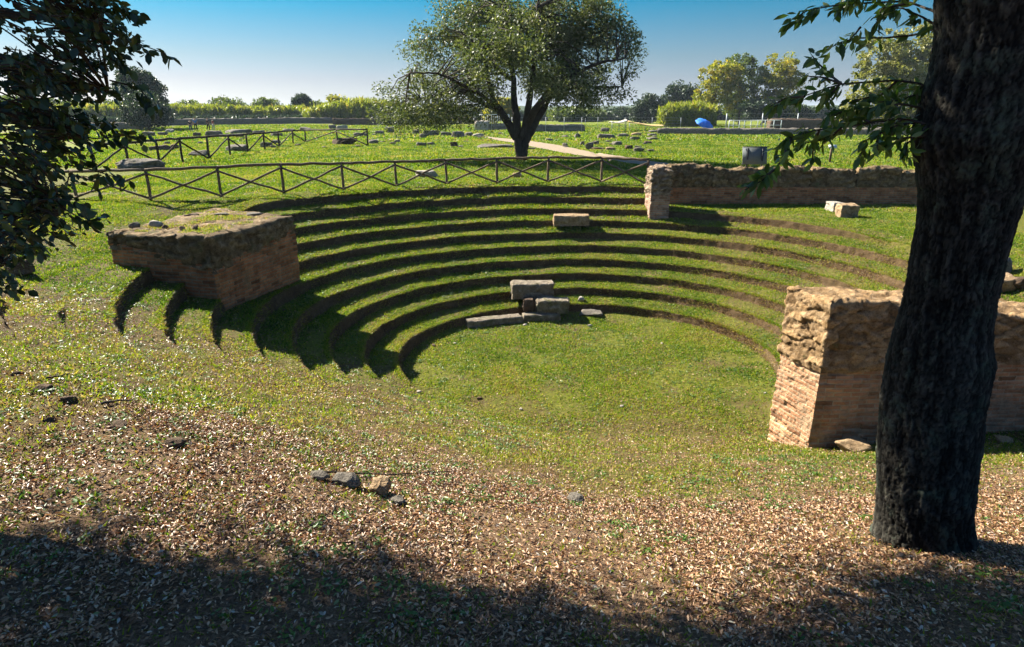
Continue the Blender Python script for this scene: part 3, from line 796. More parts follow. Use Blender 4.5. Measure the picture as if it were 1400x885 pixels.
_k = 0
while _k < 65:
    u_ = random.choice((random.uniform(215, 520), random.uniform(500, 690), random.uniform(735, 905))); v_ = random.uniform(172.5, 203)
    w_ = random.uniform(2.5, 7)*(v_-150)/45+1.5; _k += 1
    rockpx(u_-w_/2, u_+w_/2, v_-w_*random.uniform(.25, .5), v_, 'small grey rubble stone strewn over the far lawn among the ruins', 'stone', random.uniform(.1, .7), group='rubble strewn among the far ruins', name='rubble_stone', cat='stone')

def long_wall(p0, p1, h, th, seed, mat, label, cat='wall', name='stone_wall', step=.35, amp=.12, topamp=.15):
    p0 = np.array(p0[:2]); p1 = np.array(p1[:2]); d = p1-p0; d /= np.linalg.norm(d); n = np.array([-d[1], d[0]])*th
    P = [p0, p1, p1+n, p0+n]
    o = wall(name, [tuple(q) for q in P], lambda x, y: terrain(x, y)-.4, lambda x, y: terrain(x, y)+h, (tuple(p0+n/2+d*.3), tuple(p1+n/2-d*.3)), mat, None, step, amp, .8, seed, topamp, .12, 4)
    tag(o, label, cat); return o
long_wall(G(215, 172)[0], G(455, 169)[0], 1.1, 1.2, 301, M['stone'], 'long grey dry stone wall before the reeds, on the left behind the walkers')
long_wall(G(455, 171)[0], G(660, 169)[0], 1.2, 1.2, 302, M['brown_stone'], 'brown dry stone wall running on behind the olive tree')
long_wall(G(728, 181)[0], G(800, 180)[0], .9, .8, 303, M['stone'], 'mossy grey wall topped with rubble beside the wire fence')
long_wall(G(898, 184)[0], G(1106, 185)[0], .75, .8, 304, M['stone'], 'low wall of long grey blocks along the back of the right lawn')
long_wall(G(1112, 185)[0], G(1262, 186)[0], .8, .8, 305, M['stone'], 'low grey wall behind the oak sprigs on the right')
long_wall(G(1052, 178)[0], G(1240, 178)[0], 1.5, 3.0, 306, M['brown_stone'], 'reddish earth bank behind the low wall on the right', 'earth bank', 'earth_bank')
long_wall(G(60, 178)[0], G(190, 178)[0], .9, 1.0, 307, M['stone'], 'low grey wall left of the umbrella pine')
long_wall(G(649, 179)[0], G(668, 179)[0], 1.3, .9, 308, M['pale_stone'], 'pale block wall under the white railing behind the olive')
long_wall(G(669, 179)[0], G(700, 178)[0], .9, .9, 309, M['stone'], 'grey rubble wall right of the pale block wall, behind the olive')

# ------------------------------------------------------------------ fences
def bent(a, b, n=5, w=.02):
    a = np.array(a, float); b = np.array(b, float); t_ = np.linspace(0, 1, n)[:, None]
    return a+(b-a)*t_+np.concatenate([[[0, 0, 0]], (rng.random((n-2, 3))-.5)*2*w, [[0, 0, 0]]])
def fence(label, posts, braces, r, wood='wood'):
    f0 = posts[0][0]
    root = empty('wooden_fence', f0); tag(root, label, 'fence')
    tops = []
    for foot, h in posts:
        m = MB(); tp = np.array([foot[0]+random.uniform(-.03, .03), foot[1], foot[2]+h])
        m.tube(bent((foot[0], foot[1], foot[2]-.2), tp, 5, .012), [r*1.05]*5, 8, .15); m.build('post', M[wood], root, True); tops.append(tp)
    for k in range(len(tops)-1):
        m = MB(); m.tube(bent(tops[k]+[-.02, 0, .03], tops[k+1]+[.02, 0, .03], 7, .022), np.linspace(r*1.1, r*.95, 7), 8, .12); m.build('rail', M[wood], root, True)
    for k, (i, j, ti, tj) in enumerate(braces):
        fi, hi = posts[i]; fj, hj = posts[j]
        a = np.array([fi[0], fi[1]-.05-.03*(k % 2), fi[2]+hi*ti]); b = np.array([fj[0], fj[1]-.05-.03*(k % 2), fj[2]+hj*tj])
        m = MB(); m.tube(bent(a, b, 6, .02), [r*.78]*6, 7, .12); m.build('brace', M[wood], root, True)
    return root
def postpx(u, v0, v1):
    p, mpp = G(u, v1); return (p, (v1-v0)*mpp*1.05)
fp = [(55, 240, 268), (105, 238, 272), (207, 237, 274), (303, 233, 270), (389, 229, 265), (470, 227, 260.5), (542, 225, 256), (611, 222.5, 252.5), (680, 220.5, 251.5), (749, 219, 250), (822, 219, 250), (884, 222, 254)]
posts = [postpx(*p) for p in fp]
br = []
for i in range(1, len(posts)-1): br += [(i, i+1, .92, .06), (i, i+1, .06, .92)]
fence('rustic front fence of brown poles with crossed braces along the top turf row', posts, br, .047)
bp = [(130, 202, 232), (176, 199, 226), (218.5, 195, 223), (250, 193, 222), (286, 190.5, 218), (315, 188.5, 213), (339, 186.5, 208), (362, 184.5, 205.5), (382, 183, 201), (401, 181, 197), (418, 180, 194.5), (462, 179.5, 198), (503, 179.5, 200)]
posts = [postpx(*p) for p in bp]
br = [(0,1,.05,.9),(1,2,.9,.05),(2,3,.05,.92),(3,4,.92,.05),(4,5,.05,.9),(5,6,.9,.05),(6,7,.05,.9),(7,8,.9,.05),(8,9,.05,.9),(9,10,.9,.05),(10,11,.05,.9),(11,12,.9,.05),(11,12,.05,.9)]
fence('dark rustic fence with slanting braces turning a corner on the lawn behind', posts, br, .062, 'dark_wood')

# wire fence, white railing, slat railing
def wire_fence(label, pts, h, npost_h=None, wires=4, mat='wire', r=.03):
    root = empty('wire_fence', pts[0]); tag(root, label, 'fence')
    for p in pts:
        m = MB(); m.tube([p, p+[0, 0, h]], [r, r], 6); m.build('post', M[mat], root)
    m = MB()
    for k in range(wires):
        z = h*(.25+.72*k/(wires-1)); m.tube([p+[0, 0, z] for p in pts], [.008]*len(pts), 4, 0, False)
    m.build('wire', M[mat], root)
wire_fence('thin wire fence with pale posts beside the olive trunk', [G(u, 182)[0] for u in (648, 672, 700, 722, 746, 771, 795)], 1.9)
wire_fence('thin wire fence with pale posts before the reeds and the dark trees', [G(u, 176.5)[0] for u in (800, 817, 854, 891, 930)], 1.7)
wire_fence('tall wire fence with concrete posts behind the white railing', [G(u, 177)[0] for u in (992, 1041, 1089, 1140, 1190)], 2.3, r=.09)
def railing(label, us, v1, h, mat, vert=0, curve=False):
    pts = [G(u, v1)[0] for u in us]
    root = empty('railing', pts[0]); tag(root, label, 'railing')
    for p in pts:
        m = MB(); m.tube([p, p+[0, 0, h]], [.06, .06], 6); m.build('post', M[mat], root)
    m = MB(); m.tube([p+[0, 0, h] for p in pts], [.055]*len(pts), 6); m.build('handrail', M[mat], root)
    if vert:
        m = MB()
        for k in range(len(pts)-1):
            for q in range(1, vert):
                p = pts[k]+(pts[k+1]-pts[k])*q/vert; m.tube([p, p+[0, 0, h]], [.02, .02], 4)
        m.build('baluster', M[mat], root)
    else:
        m = MB(); m.tube([p+[0, 0, h*.5] for p in pts], [.035]*len(pts), 6); m.build('mid_rail', M[mat], root)
railing('white metal railing on the right, behind the low wall and below the autumn trees', (996, 1002, 1010, 1017, 1026, 1035, 1045, 1057, 1067), 178, 1.35, 'white_paint')
railing('pale upright slat railing seen behind the olive trunk', (656, 664, 672, 680, 688, 696), 172, 1.9, 'white_paint', 3)

# tan protective covers
def cover(name, px, v, h0, h1, mat, label):
    a, _ = G(px[0], v); b, _ = G(px[1], v)
    n = 14; V = []
    for i in range(n+1):
        for j in range(5):
            p = a+(b-a)*i/n; y = p[1]+j*.8; z = gz(p[0], y)+h0+(h1-h0)*i/n+.12*math.sin(j*.8)-.18*math.sin(math.pi*i/n)+random.uniform(-.03, .03)
            V += [(p[0], y, z)]
    V = np.array(V); lo = V.copy(); lo[:, 2] -= .05
    idx = lambda i, j: i*5+j
    Q = [[idx(i, j), idx(i+1, j), idx(i+1, j+1), idx(i, j+1)] for i in range(n) for j in range(4)]
    N = len(V); Q2 = [[q[3]+N, q[2]+N, q[1]+N, q[0]+N] for q in Q]
    S = []
    ring = [idx(i, 0) for i in range(n+1)]+[idx(n, j) for j in range(1, 5)]+[idx(i, 4) for i in range(n-1, -1, -1)]+[idx(0, j) for j in range(3, 0, -1)]
    for q in range(len(ring)):
        x, y = ring[q], ring[(q+1) % len(ring)]; S.append([x+N, y+N, y, x])
    root = empty(name, a); tag(root, label, 'cover')
    mesh('sheet', np.concatenate([V, lo]), np.array(Q+Q2+S), M[mat], root, True)
    for i in (1, n//2, n-1):
        m = MB(); p = V[idx(i, 1)]; m.tube([(p[0], p[1], gz(p[0], p[1])-.1), tuple(p-[0, 0, .02])], [.05, .05], 6); m.build('support', M['wire'], root)
cover('tarpaulin_cover', (836, 858), 181, 1.25, 1.55, 'pale_sheet', 'pale sheet cover over ruins, left of the tan one')
cover('tarpaulin_cover', (858, 910), 180, 1.35, .75, 'tan_sheet', 'long tan sheet cover sloping over the ruins')

# blue parasol lying tilted
def parasol():
    p, mpp = G(966, 178.5)
    p[1] += 1.5; p[2] = gz(p[0], p[1])
    root = empty('parasol', p); tag(root, 'open blue parasol tilted on its side behind the low wall', 'parasol')
    c = p+np.array([0, 0, .85]); ax = np.array([.30, -.42, .86]); ax /= np.linalg.norm(ax)
    a = np.cross(ax, [0, 0, 1]); a /= np.linalg.norm(a); b = np.cross(ax, a)
    V = []; seg = 24; nr = 6
    for i in range(nr+1):
        s = i/nr*1.0
        for j in range(seg):
            an = j*2*math.pi/seg; rr = 1.45*math.sin(s*1.25)/math.sin(1.25)*(1-.11*abs(math.sin(an*4))*s)
            q = c+ax*(.80*(math.cos(s*1.25)-.3)-.10*s*abs(math.sin(an*4)))+a*rr*math.cos(an)+b*rr*math.sin(an)
            V.append(q)
    V = np.array(V); i, j = np.meshgrid(np.arange(nr), np.arange(seg), indexing='ij'); i = i.ravel(); j = j.ravel()
    Q = np.stack([i*seg+j, i*seg+(j+1) % seg, (i+1)*seg+(j+1) % seg, (i+1)*seg+j], 1)
    inn = V-ax*.02; N = len(V)
    rim = np.stack([nr*seg+np.arange(seg), nr*seg+(np.arange(seg)+1) % seg, N+nr*seg+(np.arange(seg)+1) % seg, N+nr*seg+np.arange(seg)], 1)
    mesh('canopy', np.concatenate([V, inn]), [Q, Q[:, ::-1]+N, rim], M['blue'], root, True)
    m = MB(); m.tube([c+ax*.45, c-ax*1.3], [.025, .025], 8); m.build('pole', M['white_paint'], root)
    for k in range(8):
        an = k*2*math.pi/8; m = MB(); m.tube([c+ax*.3, V[nr*seg+k*3]-ax*.03], [.01, .01], 4); m.build('rib', M['wire'], root)
parasol()

# information board and small sign
def board():
    x = (1030-700)/880*27.5; y = 28.2
    zt = zat(201, y); g = gz(x, y); w_ = 1.04
    root = empty('information_board', (x, y, g)); tag(root, 'grey information board seen from behind, standing beyond the back wall', 'sign board')
    m = MB(); m.box((x, y, zt-.36), (w_, .04, .72), .03, -.25); m.build('panel', M['board'], root)
    for s in (-.32, .32):
        m = MB(); m.box((x+s, y-.045, (zt+g)/2-.05), (.07, .05, zt-g), .03); m.build('leg', M['board_frame'], root)
    m = MB(); m.box((x, y-.03, zt+.0), (w_+.04, .05, .04), .03); m.box((x, y-.06, zt-.70), (w_+.04, .05, .04), .03); m.build('frame', M['board_frame'], root)
board()
def small_sign():
    p, _ = G(1141, 224.5); p[1] += .6; p[2] = gz(p[0], p[1]); h = zat(199, p[1])-p[2]
    root = empty('sign_post', p); tag(root, 'slim wooden post with a small pale plate, beyond the back wall', 'sign')
    m = MB(); m.box((p[0], p[1], p[2]+h/2), (.10, .08, h)); m.build('post', M['wood'], root)
    m = MB(); m.box((p[0]+.02, p[1]-.07, p[2]+h-.06), (.46, .03, .20), .1, -.5); m.build('plate', M['sign_face'], root)
small_sign()

# ------------------------------------------------------------------ people
def person(u, v, h, shirt, trousers, label, face, stride):
    p, _ = G(u, v)
    root = empty('person', p, face); tag(root, label, 'person', 'walkers among the ruins')
    s = h/1.72
    def skin(name, verts, edges, radii, mat, parent, sub=1):
        me = bpy.data.meshes.new(name); me.from_pydata([tuple(np.array(q)*s) for q in verts], edges, [])
        me.materials.append(mat); o = bpy.data.objects.new(name, me); COL.objects.link(o); o.parent = parent
        md = o.modifiers.new('s', 'SKIN')
        for i, r_ in enumerate(radii):
            me.skin_vertices[0].data[i].radius = (r_[0]*s, r_[1]*s) if isinstance(r_, tuple) else (r_*s, r_*s)
        me.skin_vertices[0].data[0].use_root = True
        sb = o.modifiers.new('u', 'SUBSURF'); sb.levels = sub; sb.render_levels = sub
        return o
    st = stride
    J = [(0, 0, .93), (0, 0, 1.12), (0, 0, 1.38), (0, .01, 1.48), (0, .02, 1.57), (0, .02, 1.68),
         (.10, 0, .88), (.11, .14*st, .48), (.11, .05*st, .07), (.11, .05*st+.14, .03),
         (-.10, 0, .88), (-.11, -.08*st, .48), (-.11, -.25*st, .08), (-.11, -.25*st+.14, .03),
         (.19, 0, 1.38), (.25, -.06*st, 1.12), (.25, .06, .88), (.25, .09, .78), (-.19, 0, 1.38), (-.25, .06*st, 1.12), (-.25, .12, .88), (-.25, .16, .78)]
    E = [(0,1),(1,2),(2,3),(3,4),(4,5),(0,6),(6,7),(7,8),(8,9),(0,10),(10,11),(11,12),(12,13),(2,14),(14,15),(15,16),(16,17),(2,18),(18,19),(19,20),(20,21)]
    rd = [(.15,.11),(.13,.10),(.16,.10),.055,.085,.075,.085,.058,.042,.035,.085,.058,.042,.035,.055,.042,.034,.03,.055,.042,.034,.03]
    skin('body', J, E, rd, M['skin'], root)
    Js = [(0,0,.95),(0,0,1.12),(0,0,1.38),(.19,0,1.38),(.23,-.03*st,1.18),(-.19,0,1.38),(-.23,.03*st,1.18)]
    skin('shirt', Js, [(0,1),(1,2),(2,3),(3,4),(2,5),(5,6)], [(.175,.13),(.15,.12),(.175,.115),.068,.056,.068,.056], shirt, root)
    Jt = [(0,0,.95),(.10,0,.86),(.11,.14*st,.48),(.11,.06*st,.12),(-.10,0,.86),(-.11,-.08*st,.48),(-.11,-.23*st,.14)]
    skin('trousers', Jt, [(0,1),(1,2),(2,3),(0,4),(4,5),(5,6)], [(.165,.125),.1,.075,.065,.1,.075,.065], trousers, root)
    skin('hair', [(0,-.02,1.60),(0,0,1.70)], [(0,1)], [.088,.088], M['hair'], root)
person(261.5, 181, 1.6, M['dark_cloth'], M['jeans'], 'walker in dark top and jeans, leftmost of the four', .5, .6)
person(268.5, 180, 1.85, M['blue_cloth'], M['dark_cloth'], 'tall walker in a blue shirt beside the leftmost one', .4, .8)
person(285.5, 179, 1.75, M['dark_cloth'], M['dark_cloth'], 'walker all in black, third from the left', -.4, .7)
person(292.5, 179, 1.6, M['red_cloth'], M['pale_cloth'], 'walker in a dull red top, rightmost of the four', -.5, .5)

# ------------------------------------------------------------------ foliage
def leaves(C, D, L, W, rnd, fold=.25, shape=4, N=None):
    """leaf faces: C centres, D long directions (unit), L/W sizes. shape 4 -> diamond, 6 -> two folded quads"""
    n = len(C); L = np.broadcast_to(L, (n,)); W = np.broadcast_to(W, (n,))
    if N is None: N = rng.normal(size=(n, 3))
    S = np.cross(D, N); S /= np.linalg.norm(S, axis=1)[:, None]+1e-9
    Nn = np.cross(S, D)
    h = (L/2)[:, None]; w = (W/2)[:, None]; f = fold*w
    if shape == 4:
        V = np.stack([C-D*h, C+S*w+Nn*f, C+D*h, C-S*w+Nn*f], 1).reshape(-1, 3)
        k = np.arange(n)[:, None]*4; Q = k+np.array([0, 1, 2, 3])
        return V, Q, rnd
    if shape == 3:
        V = np.stack([C-S*w, C+S*w, C+D*(2*h)], 1).reshape(-1, 3)
        k = np.arange(n)[:, None]*3; return V, k+np.array([0, 1, 2]), rnd
    V = np.stack([C-D*h, C+S*w*.85-D*h*.35+Nn*f, C+S*w*.8+D*h*.35+Nn*f, C+D*h, C-S*w*.8+D*h*.35+Nn*f, C-S*w*.85-D*h*.35+Nn*f], 1).reshape(-1, 3)
    k = np.arange(n)[:, None]*6
    Q = np.concatenate([k+np.array([0, 1, 2, 3]), k+np.array([0, 3, 4, 5])])
    return V, Q, np.concatenate([rnd, rnd])
def unit(a): return a/(np.linalg.norm(a, axis=-1, keepdims=True)+1e-9)

def crown_points(ells, n_cl, shell=.55):
    """cluster centres in a union of ellipsoids, weighted to the outside"""
    vol = np.array([e[1][0]*e[1][1]*e[1][2] for e in ells])**.75; vol /= vol.sum(); out = []
    for e, v_ in zip(ells, vol):
        m = max(3, int(n_cl*v_)); d = unit(rng.normal(size=(m, 3)))
        r_ = (shell+(1-shell)*rng.random(m))**(1/1.5)
        r_ = np.where(rng.random(m) < .25, rng.random(m)*shell, r_)
        out.append(np.array(e[0])+d*r_[:, None]*np.array(e[1]))
    return np.concatenate(out)

def foliage(cl, per, spread, L, W, mat, parent, droop=0.0, name='crown', flat=.7, cvar=.45):
    n = len(cl)*per
    c = np.repeat(cl, per, 0); sp = np.repeat(spread*(.6+.8*rng.random(len(cl))), per)
    o = rng.normal(size=(n, 3)); o *= np.minimum(1, 1.7/np.linalg.norm(o, axis=1))[:, None]*sp[:, None]; o[:, 2] *= flat
    C = c+o
    D = unit(o+rng.normal(size=(n, 3))*sp[:, None]*.8+np.array([0, 0, -droop])*sp[:, None])
    base = np.repeat(rng.random(len(cl)), per)
    rnd = np.clip(base*cvar+rng.random(n)*(1-cvar), 0, 1)
    s = .7+.6*rng.random(n)
    V, Q, r_ = leaves(C, D, L*s, W*s, rnd, .3)
    return mesh(name, V, Q, mat, parent, attrs={'rnd': r_})

def far_tree(name, u, vb, ells_px, mat, label, leafpx=3.0, n_cl=110, per=60, spread=.5, trunk=True, cat='tree', group=None, dist=None, bark_r=.16, droop=.2, shell=.55):
    """ells_px: (u, v, rx, rz) ellipses in photograph pixels, given real depth at the tree's distance"""
    if dist is None: p, mpp = G(u, vb)
    else:
        d = ray(u, vb); p = np.array([d[0]*dist, d[1]*dist, 0]); p[2] = gz(p[0], p[1]); mpp = dist/880.0
    root = empty(name, p); tag(root, label, cat, group)
    ells = []
    for (eu, ev, rx, rz) in ells_px:
        c = np.array([(eu-700)*mpp*1.0, p[1], zat(ev, p[1])])
        c[1] += random.uniform(-.4, .4)*rx*mpp
        ells.append((c, (rx*mpp, rx*mpp*.85, rz*mpp)))
    cl = crown_points(ells, n_cl, shell)
    cl[:, 2] = np.maximum(cl[:, 2], p[2]+.2)
    if trunk:
        m = MB(); top = np.mean([e[0] for e in ells], 0)
        m.tube(bent(p-[0, 0, .2], top, 6, .15), np.linspace(bark_r, bark_r*.5, 6), 8, .1)
        for e in ells:
            st = p+(top-p)*random.uniform(.35, .7)
            m.tube(bent(st, e[0], 5, .2), np.linspace(bark_r*.6, bark_r*.15, 5), 6)
        for c in cl[::max(1, len(cl)//60)]:
            e = min(ells, key=lambda q: np.linalg.norm(q[0]-c)); m.tube(bent(e[0], c, 4, .1), np.linspace(bark_r*.25, bark_r*.06, 4), 4, 0, False)
        m.build('trunk', M['bark_far'], root, True)
    foliage(cl, per, spread*mpp*10, leafpx*mpp, leafpx*mpp*.55, mat, root, droop)
    return root

# --- olive tree behind the fence
def olive():
    p, mpp = G(712, 220)
    root = empty('olive_tree', p); tag(root, 'large spreading olive tree with forked trunk behind the front fence', 'olive tree')
    zc = mpp*880
    def W(u, v, dy=0.0):
        q = ray(u, v)*(p[1]+dy)/ray(u, v)[1]; return np.array([q[0], q[1], CAM_H+q[2]])
    m = MB(); limbs = []
    def limb(pts, r0, r1, seg=10):
        P = np.array([W(*q) for q in pts]); n = len(P); s = np.linspace(0, n-1, n*5)
        Pi = np.stack([np.interp(s, np.arange(n), P[:, i]) for i in range(3)], 1)
        k = np.ones(5)/5
        for i in range(3):
            pad = np.pad(Pi[:, i], 2, mode='edge'); Pi[2:-2, i] = np.convolve(pad, k, 'valid')[2:-2]
        Pi += (rng.random(Pi.shape)-.5)*.05
        m.tube(Pi, np.linspace(r0, r1, len(Pi)), seg, .12); limbs.append(Pi)
    limb([(712, 228), (711, 214), (709, 196), (706, 184)], .26, .22, 14)
    limb([(712, 228), (716, 212), (718, 196), (724, 182)], .23, .20, 12)
    limb([(706, 188), (696, 170), (684, 152), (674, 138, -.5), (668, 110, -1), (660, 70, -1.5)], .27, .06)
    limb([(690, 160), (682, 150), (668, 146, 1), (640, 128, 1.5), (612, 126, 2), (575, 135, 2)], .2, .04)
    limb([(706, 186), (707, 165), (703, 140, .6), (702, 100, 1.4), (690, 55, 1.8), (680, 10, 1.5)], .27, .06)
    limb([(712, 190), (722, 168), (735, 145, -1), (752, 125, -1.2), (780, 104, -2), (820, 85, -2.5), (855, 80, -3)], .27, .04)
    limb([(722, 184), (735, 160, 1), (752, 132, 1.5), (762, 100, 2), (775, 60, 2), (795, 25, 2)], .28, .05)
    limb([(716, 186), (722, 150, 0), (728, 110, 0), (733, 60, -.5), (735, 10, -.6)], .24, .05)
    limb([(755, 126, -1.2), (790, 118, -1), (830, 120, -1), (850, 118, -1)], .12, .03)
    limb([(702, 110, 1.4), (660, 80, 2.6), (620, 60, 3), (590, 70, 3)], .14, .03)
    limb([(672, 140, -.5), (640, 120, -2), (600, 100, -3), (560, 100, -3)], .12, .03)
    limb([(733, 60, -.5), (700, 20, -1.5), (660, -5, -2)], .10, .03)
    ells_px = [(575, 115, 58, 45, 1), (560, 148, 48, 26, 0), (548, 150, 38, 20, 1), (590, 152, 44, 18, -1), (620, 75, 62, 58, 1), (640, 130, 60, 38, -1), (690, 30, 90, 55, 0), (655, 20, 60, 45, 3), (745, 20, 80, 50, 1), (700, 75, 80, 55, 4), (700, 70, 70, 50, -4),
               (780, 55, 66, 60, 2), (820, 85, 54, 52, -1), (800, 118, 55, 36, 1), (770, 125, 45, 28, -3), (605, 30, 36, 34, 0), (800, 15, 40, 36, 0), (845, 70, 30, 42, 0), (620, 160, 40, 14, 2), (735, 118, 44, 24, 4)]
    ells = []
    for (u, v, rx, rz, dy) in ells_px:
        ells.append((W(u, v, dy), (rx*mpp, rx*mpp*.9, rz*mpp)))
    cl = crown_points(ells, 1120, .6)
    cl = cl[fbm(cl[:, 0], cl[:, 1], cl[:, 2], .6, 2, 301) > -.12]
    # open windows in the crown
    u_, v_, _ = proj(cl)
    hole = np.zeros(len(cl), bool)
    for (hu, hv, ru, rv) in ((715, 150, 34, 30), (690, 118, 16, 14), (640, 140, 14, 8), (758, 150, 26, 12), (800, 62, 9, 8), (755, 85, 10, 10), (625, 108, 8, 7)):
        hole |= ((u_-hu)/ru)**2+((v_-hv)/rv)**2 < 1
    cl = cl[~(hole & (rng.random(len(cl)) < .93))]
    AL = np.concatenate([l[len(l)//3:] for l in limbs])
    for c in cl:
        d = np.linalg.norm(AL-c, axis=1)+.5*np.abs(AL[:, 2]-c[2]); q = AL[np.argmin(d)]
        mid = (q+c)/2+np.array([0, 0, .12*np.linalg.norm(c-q)])
        m.tube([q, mid, c], [.045, .026, .01], 5, 0, False)
    m.build('trunk', M['bark_far'], root, True)
    foliage(cl, 105, .40, .16, .072, M['olive_leaf'], root, .35, flat=.8)
olive()

# --- oak whose trunk stands on the right
def sprig(mb, lv, path, r0, n_leaf, L, W, side=1.0, droop=.5, spread=.06):
    P = np.asarray(path, float); n = len(P); s = np.linspace(0, n-1, n*4)
    Pi = np.stack([np.interp(s, np.arange(n), P[:, i]) for i in range(3)], 1)
    mb.tube(Pi, np.linspace(r0, r0*.35, len(Pi)), 5, 0, False)
    t_ = np.sort(rng.random(n_leaf)**.8)*(n-1)
    C = np.stack([np.interp(t_, np.arange(n), P[:, i]) for i in range(3)], 1)
    tang = unit(np.stack([np.interp(np.minimum(t_+.2, n-1), np.arange(n), P[:, i]) for i in range(3)], 1)-np.stack([np.interp(t_-.2, np.arange(n), P[:, i]) for i in range(3)], 1))
    D = unit(tang*.6+rng.normal(size=(n_leaf, 3))*.55+np.array([0, 0, -droop]))
    ln = L*(.65+.7*rng.random(n_leaf))
    C = C+D*(ln/2)[:, None]*1.05+rng.normal(size=(n_leaf, 3))*spread*.3
    lv.append((C, D, ln, W/L*ln*(.8+.4*rng.random(n_leaf))))
def emit(lv, mat, parent, name='foliage', base=None):
    C = np.concatenate([l[0] for l in lv]); D = np.concatenate([l[1] for l in lv]); L = np.concatenate([l[2] for l in lv]); W = np.concatenate([l[3] for l in lv])
    N = rng.normal(size=(len(C), 3))+np.array([0, 0, .6])
    V, Q, r_ = leaves(C, D, L, W, rng.random(len(C)), .28, 6, N)
    return mesh(name, V, Q, mat, parent, attrs={'rnd': r_})

